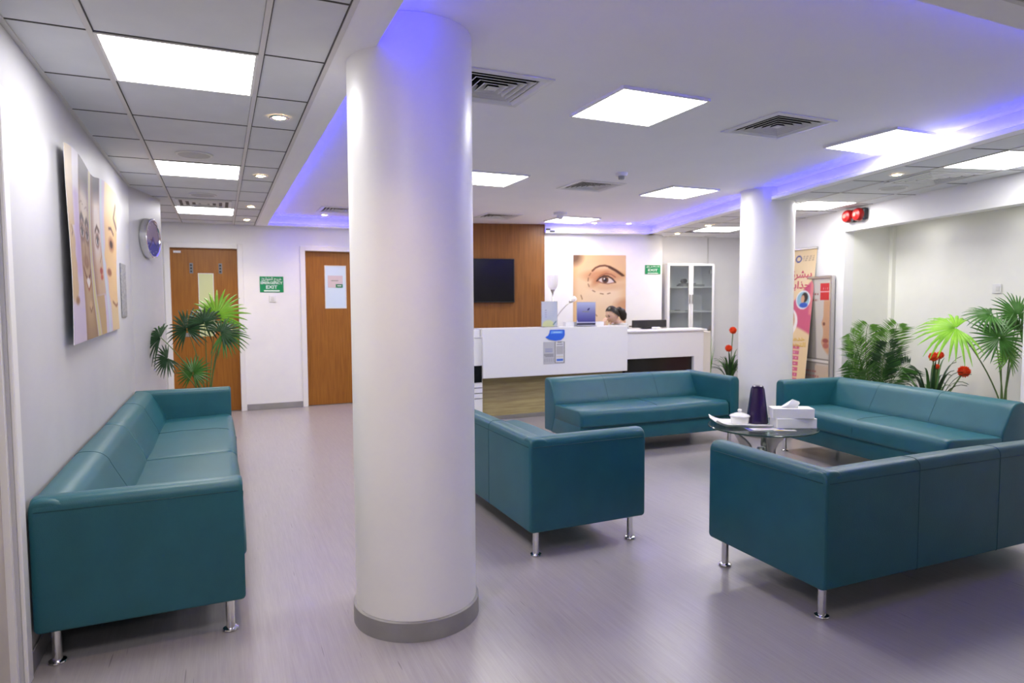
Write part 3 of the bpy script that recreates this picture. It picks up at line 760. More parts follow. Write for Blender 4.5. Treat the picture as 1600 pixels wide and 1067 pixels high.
cb('side_panel', 6.18, 6.345, 7.30, 7.76, 0, 1.03, mat('cream_panel', (.76, .73, .66), .4))
cb('desk_top', 2.86, 4.88, 7.50, 7.74, .74, .765, WHITE)
# print on the counter front: speech-bubble sticker and an information sheet with a phone picture (its square code left blank)
def info(s, t_):
    c = np.zeros(s.shape+(3,)); c[:] = (206, 207, 216)
    for k in range(3): c = mixc(c, (120, 130, 205), rect(s, t_, .08, .42, .66-k*.06, .69-k*.06)*.6)
    for k in range(3): c = mixc(c, (95, 95, 105), rect(s, t_, .03+.05*(k == 2), .48, .42-k*.05, .45-k*.05)*.7)
    for k in range(5): c = mixc(c, (180, 180, 188), rect(s, t_, .04+k*.1, .1+k*.1, .1, .26)*.6)
    c = mixc(c, (120, 118, 112), rect(s, t_, .53, .99, .03, 1.0, .02)); c = mixc(c, (236, 236, 244), rect(s, t_, .56, .96, .05, .985, .02))
    c = mixc(c, (60, 60, 70), rect(s, t_, .66, .86, .955, .99)); c = mixc(c, (80, 80, 110), rect(s, t_, .62, .9, .86, .89)*.8)
    c = mixc(c, (196, 196, 204), rect(s, t_, .60, .92, .42, .80)); c = mixc(c, (222, 200, 120), rect(s, t_, .6, .92, .30, .33)*.6)
    return mixc(c, (62, 116, 228), rect(s, t_, .61, .92, .12, .21, .02))
t = thing('information_sheet', 'information sheet with a phone picture stuck on the counter front', 'notice', (3.784, 7.196, .684))
sheet('printed_sheet', .30, .275, 60, 60, info, PAPER, t, None, .002)
t = thing('speech_bubble_sticker', 'blue speech bubble sticker on the counter front', 'sticker', (3.80, 7.194, 1.04))
pts = [(-.075, .068), (.12, .068), (.13, .06), (.132, -.0), (.115, -.035), (.08, -.06), (.0, -.068), (-.08, -.055), (-.14, -.022), (-.10, .0), (-.083, .03)]
def flat_poly(pts, y0, y1):
    bm = bmesh.new(); a = [bm.verts.new((x, y0, z)) for x, z in pts]; b = [bm.verts.new((x, y1, z)) for x, z in pts]
    bm.faces.new(a); bm.faces.new(b[::-1]); n = len(a)
    for i in range(n): bm.faces.new((a[i], b[i], b[(i+1) % n], a[(i+1) % n]))
    return bm_mesh(bm)
link('bubble', flat_poly(pts, -.002, .001), mat('sticker_blue', srgb(50, 105, 225), .35), t)
link('bubble_shine', flat_poly([(-.06, .052), (.10, .052), (.10, .02), (-.07, .02)], -.003, -.0022), mat('sticker_light', srgb(110, 165, 245), .35), t)
link('bubble_text', flat_poly([(-.03, .042), (.075, .042), (.075, .030), (-.03, .030)], -.0036, -.0031), mat('sticker_text', srgb(165, 205, 250), .4), t)
# --- things on the counter
ACR = mat('clear_acrylic', (.9, .93, .97), .05, trans=.85, ior=1.2)
def holder(x, w, h, fn, label):
    t = thing('brochure_stand', label, 'brochure stand', (x, 7.33, 1.137), math.radians(-4), 'acrylic stands on the counter')
    boxo('acrylic_back', (-w/2-.006, w/2+.006, .010, .014, 0, h+.01), ACR, t, .001, 1); boxo('acrylic_foot', (-w/2-.006, w/2+.006, -.03, .05, 0, .004), ACR, t, .001, 1)
    o = sheet('brochure', w, h, 50, 70, fn, PAPER, t, None, .004); o.location = (0, .004, .006); return t
def bro1(s, t_):
    c = np.zeros(s.shape+(3,)); c[:] = (206, 214, 234); c = mixc(c, (222, 226, 240), ell(s, t_, .3, .9, .5, .4, .8))
    c = mixc(c, (225, 232, 175), ell(s, t_, .42, .06, .38, .2, .25)); c = mixc(c, (120, 150, 175), stroke(s, t_, [(.75, .08), (.92, .2)], .03))
    return mixc(c, (165, 172, 200), ((np.sin(t_*70) > 0)*rect(s, t_, .2, .32, .35, .72))*.6)
def bro2(s, t_):
    k = np.clip((.95-t_)/.8, 0, 1)[..., None]; c = np.array((200, 208, 245.))*(1-k)+np.array((72, 70, 150.))*k
    c = mixc(c, (205, 205, 235), rect(s, t_, 0, 1, .12, .17)); c = mixc(c, (52, 52, 84), rect(s, t_, 0, 1, .04, .12)); c = mixc(c, (225, 225, 240), rect(s, t_, 0, 1, 0, .04))
    c = mixc(c, (225, 225, 240), np.clip((.28-t_-s*1.6)*20, 0, 1)*(t_ > .12)); c = mixc(c, (58, 58, 110), ell(s, t_, .62, .7, .08, .035, .3, .6))
    return mixc(c, (150, 150, 120), rect(s, t_, .28, .66, .585, .615)*.8)
holder(3.79, .21, .315, bro1, 'clear stand with a pale blue leaflet on the reception counter')
holder(4.325, .265, .305, bro2, 'clear stand with a dark blue gradient leaflet on the reception counter')
t = thing('document_tray', 'low white box behind the blue leaflet stand on the counter', 'tray', (4.345, 7.435, 1.137))
link('tray_body', boxes([(-.285, .285, -.04, .04, 0, .006), (-.285, .285, -.04, -.036, .006, .055), (-.285, .285, .036, .04, .006, .055), (-.285, -.281, -.036, .036, .006, .055), (.281, .285, -.036, .036, .006, .055)]), WHITE, t)
t = thing('monitor', 'black computer monitor seen from behind on the lower desk', 'monitor', (5.52, 7.62, 1.069), math.radians(2))
boxo('screen_case', (-.29, .29, -.02, .02, .02, .125), DARK, t, .006); boxo('stand', (-.1, .1, -.02, .06, 0, .02), DARK, t, .003)
t = thing('flower_ornament', 'tiny white flower ornament in front of the monitor', 'ornament', (5.50, 7.44, 1.069))
boxo('ornament_base', (-.03, .03, -.012, .012, 0, .008), PLASTIC, t, .002)
for k, x in enumerate((-.055, -.03, -.004, .022, .05)): lathe_o('blossom', [(0, .006), (.012, .012), (.016, .022+.005*(k % 2)), (.008, .032), (0, .036)], CERAM, t, 10, (x, 0, 0))
def pages(s, t_):
    c = np.zeros(s.shape+(3,)); c[:] = (196, 198, 226); return mixc(c, (232, 232, 240), ell(s, t_, .7, .5, .4, .5, .3))
t = thing('paper_stack', 'loose papers lying at the end of the lower desk', 'papers', (6.0, 7.45, 1.069))
for k in range(4):
    o = boxo('page', (-.22+.05*k, .12+.05*k, -.12, .10, .0012*k, .0012*k+.001), mat('page_paper_%d' % (k % 2), ((.66, .67, .78), (.78, .78, .80))[k % 2], .6), t); o.rotation_euler = (0, 0, .12*(k-1.5))
# --- floor lamp behind the counter
t = thing('floor_lamp', 'floor lamp with a white tulip shade and a small reading arm', 'lamp', (4.42, 8.45, 0))
lathe_o('base', [(0, 0), (.13, 0), (.135, .012), (.12, .022), (.015, .03)], STEEL, t, 32)
tube_o('pole', [(0, 0, .02), (0, 0, 1.62)], .010, STEEL, t, 12)
FROST = frosted('frosted_shade', (.92, .91, .92))
lathe_o('shade', [(.016, 1.628), (.048, 1.642), (.072, 1.685), (.084, 1.75), (.086, 1.845), (.082, 1.845), (.068, 1.69), (.014, 1.634)], FROST, t, 32)
lathe_o('shade_holder', [(.010, 1.56), (.012, 1.58), (.026, 1.612), (.034, 1.632), (.02, 1.63), (0, 1.625)], STEEL, t, 24)
am = tube_o('reading_arm', bez((0, 0, 1.10), (.05, -.02, 1.28), (.245, -.06, 1.445), 12), .006, STEEL, t, 8)
dv = Vector((.85, -.1, .62)).normalized(); base = Vector((.245, -.06, 1.445))
q = Vector((0, 0, 1)).rotation_difference(dv).to_matrix().to_4x4(); q.translation = base
me = lathe([(0, 0), (.014, .0), (.026, .035), (.024, .036), (0, .02)], 16); me.transform(q); link('cup_holder', me, STEEL, am, smooth=True)
me = lathe([(.024, .034), (.034, .07), (.036, .115), (.033, .115), (.02, .04)], 20); me.transform(q); link('small_shade', me, FROST, am, smooth=True)

# ================================================================== PERSON (behind the counter, seated, looking down)
SKIN = noise_mat('skin', (.62, .40, .30), (.66, .44, .33), 12, rough=.5); HAIR = noise_mat('black_hair', (.008, .006, .006), (.02, .014, .012), 3, (60, 60, 4), .38)
CLOTH = noise_mat('grey_tunic', (.42, .43, .43), (.50, .51, .51), 30, rough=.8); LIPS = mat('lips', (.42, .13, .12), .4); EYE = mat('eye_dark', (.015, .01, .01), .25)
def skin_mesh(name, verts, edges, m, parent, sub=2, root=0):
    me = bpy.data.meshes.new(name); me.from_pydata([v[0] for v in verts], edges, [])
    o = link(name, me, None, parent)
    md = o.modifiers.new('s', 'SKIN'); md.use_smooth_shade = True
    ss = o.modifiers.new('d', 'SUBSURF'); ss.levels = sub; ss.render_levels = sub
    for i, v in enumerate(verts):
        r = v[1] if isinstance(v[1], tuple) else (v[1], v[1])
        me.skin_vertices[0].data[i].radius = r; me.skin_vertices[0].data[i].use_root = (i == root)
    me.materials.append(m); return o
PX = Vector((5.30, 8.16, 0))
FACE = math.radians(184)                      # faces along local +X after this turn
P = thing('person', 'person with dark tied-back hair and grey top, hand raised to the face', 'person', PX, FACE)
# local frame: +X forward, +Y left of the person, Z up; seat at .47
hd = Vector((.05, 0, 1.265))
V = [((-.12, 0, .53), (.13, .15)), ((-.13, 0, .70), (.11, .13)), ((-.10, 0, .88), (.115, .15)), ((-.07, 0, 1.08), (.09, .13)), ((-.05, 0, 1.14), .055), ((-.01, 0, 1.19), .048),
     ((-.07, .17, 1.09), .055), ((.06, .24, .90), .044), ((.19, .15, .95), .036), ((.235, .07, 1.09), .028),
     ((-.07, -.17, 1.09), .055), ((.03, -.25, .86), .044), ((.26, -.22, .80), .034), ((.34, -.19, .80), .028),
     ((-.08, .09, .50), .10), ((.33, .12, .50), .075), ((.37, .12, .10), .05), ((.46, .12, .045), .04),
     ((-.08, -.09, .50), .10), ((.33, -.12, .50), .075), ((.37, -.12, .10), .05), ((.46, -.12, .045), .04)]
E_ = [(0, 1), (1, 2), (2, 3), (3, 4), (4, 5), (3, 6), (6, 7), (7, 8), (8, 9), (3, 10), (10, 11), (11, 12), (12, 13), (0, 14), (14, 15), (15, 16), (16, 17), (0, 18), (18, 19), (19, 20), (20, 21)]
body = skin_mesh('body', V, E_, SKIN, P)
# tunic: a slightly larger shell over trunk and upper arms
Vt = [((-.12, 0, .50), (.16, .18)), ((-.13, 0, .70), (.13, .155)), ((-.10, 0, .88), (.135, .17)), ((-.07, 0, 1.075), (.105, .145)), ((-.055, 0, 1.125), .068),
      ((-.07, .17, 1.09), .070), ((.06, .245, .91), .058), ((.13, .205, .92), .050), ((-.07, -.17, 1.09), .070), ((.03, -.255, .85), .058), ((.15, -.235, .82), .050)]
skin_mesh('tunic', Vt, [(0, 1), (1, 2), (2, 3), (3, 4), (3, 5), (5, 6), (6, 7), (3, 8), (8, 9), (9, 10)], CLOTH, P)
# head: sculpted ellipsoid with brow, nose, lips and chin; tilted forward
def head_mesh():
    bm = bmesh.new(); bmesh.ops.create_uvsphere(bm, u_segments=40, v_segments=30, radius=1)
    for v in bm.verts:
        x, y, z = v.co
        X, Y, Z = x*.098, y*.076, z*.118
        if z < 0: X *= 1-.10*(-z)**1.5*(1 if x < 0 else .2); Y *= 1-.30*(-z)**1.6
        if x > 0:
            g = lambda cy, cz, sy, sz: math.exp(-((y-cy)/sy)**2-((z-cz)/sz)**2)
            X += .020*g(0, -.22, .13, .20) + .010*g(0, -.32, .20, .09) + .006*g(0, .22, .5, .12) - .010*g(.36, .04, .2, .12) - .010*g(-.36, .04, .2, .12)
            X += .009*g(0, -.57, .26, .08) - .004*g(0, -.63, .3, .03) + .010*g(0, -.86, .35, .16)
        v.co = (X, Y, Z)
    return bm_mesh(bm)
HM = Matrix.Translation(hd) @ Matrix.Rotation(math.radians(24), 4, 'Y') @ Matrix.Rotation(math.radians(6), 4, 'X')
def hpart(name, me, m, parent=None, smooth=True):
    me.transform(HM); return link(name, me, m, parent or P, smooth=smooth)
head = hpart('head', head_mesh(), SKIN)
def ellip(c, r, seg=16, rot=None):
    bm = bmesh.new(); bmesh.ops.create_uvsphere(bm, u_segments=seg, v_segments=seg*2//3, radius=1)
    for v in bm.verts: v.co = Vector((v.co.x*r[0], v.co.y*r[1], v.co.z*r[2]))
    if rot is not None: bmesh.ops.rotate(bm, verts=bm.verts, matrix=rot, cent=(0, 0, 0))
    for v in bm.verts: v.co += Vector(c)
    return bm_mesh(bm)
for sy in (-1, 1):
    hpart('eye', ellip((.083, sy*.030, .004), (.010, .014, .006)), EYE, head)
    hpart('eyebrow', ellip((.090, sy*.031, .024), (.006, .019, .0035)), HAIR, head)
    hpart('ear', ellip((-.005, sy*.074, -.008), (.018, .008, .030)), SKIN, head)
hpart('mouth', ellip((.101, 0, -.067), (.006, .020, .006)), LIPS, head)
def hair_cap():
    bm = bmesh.new(); bmesh.ops.create_uvsphere(bm, u_segments=40, v_segments=30, radius=1)
    dl = []
    for v in bm.verts:
        x, y, z = v.co
        v.co = (x*.107-.006, y*.086, z*.128+.004)
        lim = -.55 if x < -.25 else (-.55+(x+.25)*1.35 if x < .55 else .53+(x-.55)*.3)
        if z < lim: dl.append(v)
    bmesh.ops.delete(bm, geom=dl, context='VERTS')
    return bm_mesh(bm)
hr = hpart('hair', hair_cap(), HAIR)
pt = hpart('ponytail', tube([(-.095, 0, .035), (-.135, 0, .02), (-.165, 0, -.03), (-.170, 0, -.085), (-.150, .0, -.135), (-.130, 0, -.16)], [.026, .046, .060, .060, .046, .014], 16), HAIR, hr)
hpart('hair_tie', lathe([(.028, -.008), (.031, 0), (.028, .008)], 20), DARK, hr).data.transform(Matrix.Identity(4))
# hands: palm and five fingers grown as skinned chains; the left hand rises to the chin
def hand(name, wrist, dirv, palm_n, thumb_side, curl):
    d = Vector(dirv).normalized(); n = Vector(palm_n); n = (n-d*n.dot(d)).normalized(); s = d.cross(n)*thumb_side
    w_ = Vector(wrist); vs = [(w_, .022), (w_+d*.045, (.014, .030)), (w_+d*.085, (.012, .034))]; ed = [(0, 1), (1, 2)]
    for k, (off, ln) in enumerate(((.027, .070), (.009, .078), (-.009, .072), (-.026, .056))):
        b = w_+d*.085+s*off; p0 = len(vs); dd = d.copy(); pos = b; prev = 2
        vs.append((tuple(pos), .0088)); ed.append((prev, p0)); prev = p0
        for j, fr in enumerate((.45, .32, .23)):
            dd = (dd*math.cos(curl)+n*math.sin(curl)).normalized(); nn = n
            pos = pos+dd*ln*fr; vs.append((tuple(pos), .0085-.0008*j)); ed.append((prev, len(vs)-1)); prev = len(vs)-1
    b = w_+d*.03+s*.024; p0 = len(vs); vs.append((tuple(b), .012)); ed.append((1, p0)); prev = p0
    td = (d*.62+s*.78).normalized(); pos = b
    for j in range(2): pos = pos+td*.032; vs.append((tuple(pos), .0100-.001*j)); ed.append((prev, len(vs)-1)); prev = len(vs)-1; td = (td+n*.5+d*.3).normalized()
    vs = [(tuple(v[0]), v[1]) for v in vs]
    return skin_mesh(name, vs, ed, SKIN, P, 1)
hand('hand', (.235, .07, 1.09), (-.15, -.22, 1.0), (-.9, -.35, -.1), 1, .40)
hand('hand', (.34, -.19, .80), (1, .15, -.05), (0, 0, -1), 1, .35)
# chair the person sits on
t = thing('desk_chair', 'dark tubular chair under the seated person', 'chair', PX, FACE)
boxo('seat', (-.30, .18, -.23, .23, .41, .46), DARK, t, .02, 3); boxo('backrest', (-.36, -.32, -.20, .20, .62, .86), DARK, t, .015, 3)
for sy in (-1, 1):
    tube_o('leg', [(-.26, sy*.2, .41), (-.32, sy*.24, 0)], .011, DARK, t, 10); tube_o('leg', [(.14, sy*.2, .41), (.19, sy*.24, 0)], .011, DARK, t, 10)
tube_o('back_tube', [(-.28, -.25, .44), (-.34, -.26, .8), (-.30, -.25, 1.06), (-.27, -.20, 1.085), (-.27, .20, 1.085), (-.30, .25, 1.06), (-.34, .26, .8), (-.28, .25, .44)], .012, mat('grey_tube', (.18, .18, .18), .35), t, 10)

# ================================================================== RECEPTION WALL
def eye_poster(s, t):
    c = np.zeros(s.shape+(3,)); c[:] = (236, 196, 150)
    A = .72  # width / height
    c = mixc(c, (246, 216, 178), ell(s, t, .45, .35, .5, .4, .9)); c = mixc(c, (214, 160, 112), np.clip((.10-s)*5, 0, 1)*.9); c = mixc(c, (120, 88, 66), ell(s, t, 0, .98, .16, .10, .9))
    c = mixc(c, (250, 224, 190), ell(s, t, .66, .5, .25, .12, 1.0)*.8)
    c = mixc(c, (206, 140, 96), ell(s, t, .56, .735, .36, .075, .8)*.75); c = mixc(c, (196, 128, 86), ell(s, t, .50, .70, .17, .05, .8, .5)*.8)
    c = mixc(c, (222, 170, 128), ell(s, t, .62, .60, .30, .05, .9)*.6)
    c = mixc(c, (216, 160, 116), np.clip((s-.86)*5, 0, 1)*np.clip((.62-t)*4, 0, 1)*.7)
    brow = [(.36, .80), (.42, .838), (.50, .862), (.60, .868), (.70, .85), (.80, .815), (.90, .77), (.96, .74)]
    c = mixc(c, (112, 66, 44), stroke(s, t, brow, .011, A)); c = mixc(c, (88, 52, 36), stroke(s, t, [(.68, .848), (.80, .806), (.93, .745)], .014, A))
    fold = [(.46, .70), (.52, .742), (.62, .765), (.72, .755), (.80, .72)]; c = mixc(c, (150, 92, 64), stroke(s, t, fold, .007, A)*.8)
    eye = np.clip((1-((s-.62)/.165)**2-((t-.680-.10*(s-.62)*-1)/.042)**2)*3, 0, 1); c = mixc(c, (232, 214, 206), eye)
    c = mixc(c, (96, 62, 46), ell(s, t, .605, .688, .062, .045, .25)*np.clip(eye*2, 0, 1)); c = mixc(c, (28, 18, 16), ell(s, t, .605, .688, .03, .021, .3)); c = mixc(c, (255, 250, 245), ell(s, t, .588, .70, .014, .010, .4))
    c = mixc(c, (60, 34, 28), stroke(s, t, [(.445, .672), (.50, .708), (.58, .735), (.66, .732), (.74, .70), (.80, .655)], .009, A)); c = mixc(c, (140, 84, 62), stroke(s, t, [(.47, .665), (.56, .643), (.66, .636), (.76, .648), (.81, .652)], .006, A)*.8)
    dash = [[(.33, .77), (.30, .74)], [(.285, .71), (.278, .67)], [(.28, .635), (.30, .60)], [(.365, .55), (.41, .535)], [(.51, .512), (.57, .505)], [(.65, .508), (.70, .517)], [(.145, .49), (.17, .44)], [(.20, .375), (.26, .385)], [(.40, .26), (.45, .225)]]
    for d in dash: c = mixc(c, (120, 78, 56), stroke(s, t, d, .006, A)*.8)
    c = mixc(c, (150, 70, 48), ell(s, t, .97, .285, .09, .016, .8)); c = mixc(c, (200, 140, 100), ell(s, t, .95, .36, .16, .08, .9)*.6)
    return c
p = Bp(3.0, 9.812)
t = thing('eye_poster', 'tall poster of a close-up eye with dashed marks behind the counter', 'poster', (p.x, p.y, .96), -BA)
sheet('poster_print', .845, 1.215, 110, 160, eye_poster, PAPER, t, None, .006)
GREEN = mat('sign_green', srgb(22, 140, 84), .35); SIGNW = mat('sign_white', srgb(225, 240, 232), .5)
def sign(name, label, loc, rz, w, h, ar, lines):
    t = thing(name, label, 'sign', loc, rz)
    boxo('sign_board', (-w/2, w/2, -.004, .002, -h/2, h/2), GREEN, t, .002, 1)
    text_o('sign_text', arabic(ar), h*.26, SIGNW, t, 0, h*.31, -.006, h*.004, w*.84)
    for s, sz, z, ww in lines: text_o('sign_text', s, sz*h, SIGNW, t, 0, z*h, -.006, h*.006, ww*w)
    link('sign_arrow', flat_poly([(-w*.33, -h*.445), (w*.33, -h*.445), (w*.33, -h*.365), (-w*.33, -h*.365)], -.006, -.0042), SIGNW, t)
sign('emergency_exit_sign', 'green emergency exit sign between the two wooden doors', (.652, YF-.003, 1.71), 0, .305, .215, 'خروج الطوارئ',
     [('EMERGENCY', .22, .10, .93), ('EXIT', .29, -.165, .48)])
p = Bp(3.865, 9.816); sign('exit_sign', 'small green exit sign beside the eye poster', (p.x, p.y, 1.955), -BA, .255, .14, 'مخرج', [('EXIT', .36, -.06, .62)])
t = thing('light_switch', 'white switch plate below the emergency exit sign', 'switch', (.66, YF-.002, 1.515))
boxo('plate', (-.046, .046, -.008, 0, -.046, .046), PLASTIC, t, .003); boxo('rocker', (-.02, .02, -.012, -.008, -.028, .028), mat('rocker', (.66, .66, .64), .4), t, .002)
# television on the wood panel
p = Bp(1.065, 9.762); t = thing('television', 'black flat television on the wood panel', 'television', (p.x, p.y, 1.45), -BA)
boxo('case', (-.58, .58, -.05, .01, 0, .655), DARK, t, .006); boxo('screen', (-.568, .568, -.0525, -.05, .016, .643), BLACK, t, .001, 1); boxo('status_light', (-.43, -.40, -.052, -.04, -.01, .002), STEEL, t, .002)
# cabinet with glass doors
c0 = Bp(4.475, 9.765)
t = thing('glass_door_cabinet', 'tall white cabinet with two glass doors in the corner', 'cabinet', (c0.x, c0.y, 0), -BA)
CW, CD, CH = .78, .39, 2.05
link('carcass', boxes([(-CW/2, -CW/2+.018, 0, CD, 0, CH), (CW/2-.018, CW/2, 0, CD, 0, CH), (-CW/2+.018, CW/2-.018, CD-.01, CD, 0, CH), (-CW/2+.018, CW/2-.018, 0, CD-.01, CH-.02, CH), (-CW/2+.018, CW/2-.018, 0, CD-.01, .05, .07), (-CW/2+.018, CW/2-.018, 0, CD-.01, 0, .05)]), WHITE, t)
SHZ = (1.67, 1.28, .88, .48)
for z in SHZ: boxo('shelf', (-CW/2+.019, CW/2-.019, .02, CD-.012, z, z+.018), WHITE, t)
for sx in (-1, 1):
    x0, x1 = (-CW/2, -.002) if sx < 0 else (.002, CW/2)
    d = link('door', boxes([(x0, x0+.035, -.02, -.001, .06, CH), (x1-.035, x1, -.02, -.001, .06, CH), (x0+.035, x1-.035, -.02, -.001, CH-.035, CH), (x0+.035, x1-.035, -.02, -.001, .06, .095)]), WHITE, t)
    boxo('door_glass', (x0+.035, x1-.035, -.013, -.009, .095, CH-.035), PANE, d)
    boxo('handle', ((-.030 if sx < 0 else .014), (-.014 if sx < 0 else .030), -.04, -.02, 1.42, 1.56), STEEL, d, .004)
for z in (1.92, .98): boxo('hinge', (CW/2-.06, CW/2-.02, .002, .05, z-.03, z+.03), STEEL, t, .004)
def incab(name, x, z, label, cat, group=None):
    v = c0 + Vector((math.cos(-BA), math.sin(-BA), 0))*x + Vector((-math.sin(-BA), math.cos(-BA), 0))*.15
    return thing(name, label, cat, (v.x, v.y, z), -BA, group)
t = incab('box_file', .02, 1.689, 'grey box file lying on the top shelf of the glass cabinet', 'file')
boxo('file_body', (-.12, .24, -.10, .16, 0, .035), mat('file_grey', (.30, .31, .33), .5), t, .004); boxo('file_lid', (-.10, .10, -.10, .15, .036, .055), mat('file_blue_grey', (.20, .21, .24), .5), t, .01)
lathe_o('roll', [(0, -.05), (.035, -.05), (.035, .05), (0, .05)], DARK, t, 20, (-.09, -.05, .088)).rotation_euler = (PI/2, 0, 0)
t = incab('folder', -.19, 1.299, 'thin folder with a pen on the middle shelf, side nearer the eye poster', 'folder')
boxo('cover', (-.14, .12, -.10, .12, 0, .010), mat('folder_cream', (.62, .62, .56), .6), t, .002); tube_o('pen', [(-.05, -.10, .014), (.06, -.06, .014)], .005, DARK, t)
t = incab('folder', .16, 1.299, 'thin white folder on the middle shelf, side nearer the pillar', 'folder'); boxo('cover', (-.12, .13, -.10, .12, 0, .012), WHITE, t, .002)
# recess wall joint
struct(bbox_obj('trim_7', 4.945, 4.965, 10.158, 10.17, 0, ZC, mat('joint_grey', (.60, .60, .59), .5)), 'grey wall joint strip above the cabinet')

# ================================================================== LEFT WALL: poster, plate, clock
def faces(s, t):
    c = np.zeros(s.shape+(3,)); c[:] = (203, 190, 212); A = 1.8
    c = mixc(c, (228, 222, 232), ell(s, t, .1, .95, .12, .3, .9))
    # strip boundaries follow the curving cut of each portrait
    b1 = .085+.02*np.sin(t*6); 
    # profile at the near edge
    prof = .05+.03*np.exp(-((t-.52)/.05)**2)+.035*np.exp(-((t-.40)/.05)**2)+.04*np.exp(-((t-.29)/.07)**2)+.03*(t > .6)
    f1 = np.clip((prof+.01-s)*60, 0, 1)*np.clip((t-.20)*30, 0, 1); c = mixc(c, (200, 172, 138), f1); c = mixc(c, (232, 220, 205), f1*np.clip((t-.6)*4, 0, 1)*.7)
    c = mixc(c, (110, 80, 66), stroke(s, t, [(.03, .60), (.045, .57), (.03, .55)], .006, A)); c = mixc(c, (150, 112, 84), ell(s, t, .07, .22, .03, .02, .8))
    c = mixc(c, (182, 150, 205), rect(s, t, .085, .165, .35, .8, .05)*.6)
    # second portrait, frontal and stretched
    l2 = .17+.10*np.clip((.42-t), 0, 1)*.9; r2 = .365+.05*np.clip(.45-t, 0, 1)+.22*np.clip(.25-t, 0, 1)
    f2 = np.clip((s-l2)*60, 0, 1)*np.clip((r2-s)*60, 0, 1)
    c = mixc(c, (190, 160, 128), f2); c = mixc(c, (225, 208, 190), f2*ell(s, t, .26, .74, .10, .16, .8))
    m2 = (l2+r2)/2; c = mixc(c, (138, 100, 78), f2*np.clip(np.abs(s-m2)/((r2-l2)/2), 0, 1)**3*.8)
    c = mixc(c, (74, 62, 86), f2*np.clip((t-.80)*9, 0, 1)); c = mixc(c, (140, 112, 84), f2*np.clip((.14-t)*6, 0, 1)*.6)
    for x in (.215, .315):
        c = mixc(c, (84, 66, 62), stroke(s, t, [(x-.035, .655), (x, .69), (x+.033, .665)], .017, A)*f2); c = mixc(c, (138, 104, 86), ell(s, t, x, .60, .048, .055, .5)); c = mixc(c, (226, 214, 208), ell(s, t, x, .60, .034, .032, .3)); c = mixc(c, (58, 50, 60), ell(s, t, x, .60, .018, .028, .3))
        c = mixc(c, (110, 84, 74), stroke(s, t, [(x-.03, .605), (x, .632), (x+.028, .605)], .006, A)); c = mixc(c, (140, 110, 92), stroke(s, t, [(x-.028, .57), (x, .548), (x+.028, .57)], .005, A)*.8)
        c = mixc(c, (150, 120, 104), stroke(s, t, [(x-.035, .745), (x, .765), (x+.035, .75)], .004, A)*.8)
    c = mixc(c, (146, 106, 80), stroke(s, t, [(.262, .60), (.255, .47), (.235, .43), (.27, .41), (.30, .43), (.285, .47)], .011, A)); c = mixc(c, (158, 116, 90), ell(s, t, .262, .44, .05, .035, .7)*.7); c = mixc(c, (120, 70, 54), stroke(s, t, [(.205, .40), (.24, .355), (.28, .345), (.33, .37), (.345, .40)], .010, A))
    c = mixc(c, (240, 232, 222), ell(s, t, .285, .325, .035, .030, .4)); c = mixc(c, (160, 88, 72), stroke(s, t, [(.24, .325), (.285, .28), (.335, .325)], .008, A)); c = mixc(c, (212, 178, 140), ell(s, t, .31, .19, .03, .03, .8))
    c = mixc(c, (120, 86, 64), stroke(s, t, [(.285, .18), (.31, .155), (.34, .185)], .006, A))
    # yellow strip, third portrait
    ly = r2; ry = ly+.05+.05*np.clip(.5-t, 0, 1); c = mixc(c, (214, 204, 146), np.clip((s-ly)*70, 0, 1)*np.clip((ry-s)*70, 0, 1))
    r3 = .675+.03*np.sin(t*5+1); f3 = np.clip((s-ry)*60, 0, 1)*np.clip((r3-s)*60, 0, 1)*np.clip((t-.24-.9*(.62-s)*-1*.0-np.clip((s-.58)*.0, 0, 1))*40, 0, 1)
    c = mixc(c, (206, 176, 150), f3); c = mixc(c, (236, 222, 214), f3*ell(s, t, .55, .68, .10, .2, .8)); c = mixc(c, (72, 60, 82), f3*np.clip((t-.82)*9, 0, 1)); c = mixc(c, (196, 164, 124), np.clip((s-ry)*60, 0, 1)*np.clip((r3-.05-s)*60, 0, 1)*(t < .25))
    c = mixc(c, (150, 108, 86), f3*np.clip(1-(s-ry)/.10, 0, 1)*.7); c = mixc(c, (96, 68, 58), stroke(s, t, [(.515, .655), (.56, .69), (.615, .655)], .014, A)); c = mixc(c, (150, 112, 94), ell(s, t, .565, .60, .05, .05, .5)); c = mixc(c, (226, 218, 212), ell(s, t, .565, .60, .036, .032, .3)); c = mixc(c, (56, 54, 64), ell(s, t, .57, .60, .018, .028, .3))
    c = mixc(c, (100, 76, 68), stroke(s, t, [(.535, .61), (.565, .632), (.60, .605)], .006, A)); c = mixc(c, (170, 70, 60), ell(s, t, .615, .405, .035, .022, .5)); c = mixc(c, (196, 92, 76), ell(s, t, .62, .365, .03, .018, .5)); c = mixc(c, (158, 116, 92), stroke(s, t, [(.63, .58), (.645, .50), (.60, .46)], .006, A))
    # pale blue strip, fourth profile
    lb = r3; rb = lb+.055+.03*np.clip(.4-t, 0, 1); c = mixc(c, (196, 208, 216), np.clip((s-lb)*70, 0, 1)*np.clip((rb-s)*70, 0, 1))
    pe = rb+.03-.04*np.exp(-((t-.50)/.05)**2)-.03*np.exp(-((t-.40)/.04)**2)-.02*np.exp(-((t-.27)/.06)**2)+.06*np.clip(t-.75, 0, 1)
    f4 = np.clip((s-pe)*60, 0, 1); c = mixc(c, (222, 186, 140), f4*np.clip((t-.17)*30, 0, 1)); c = mixc(c, (238, 214, 176), f4*np.clip((t-.7)*5, 0, 1)); c = mixc(c, (214, 188, 150), f4*(t < .2))
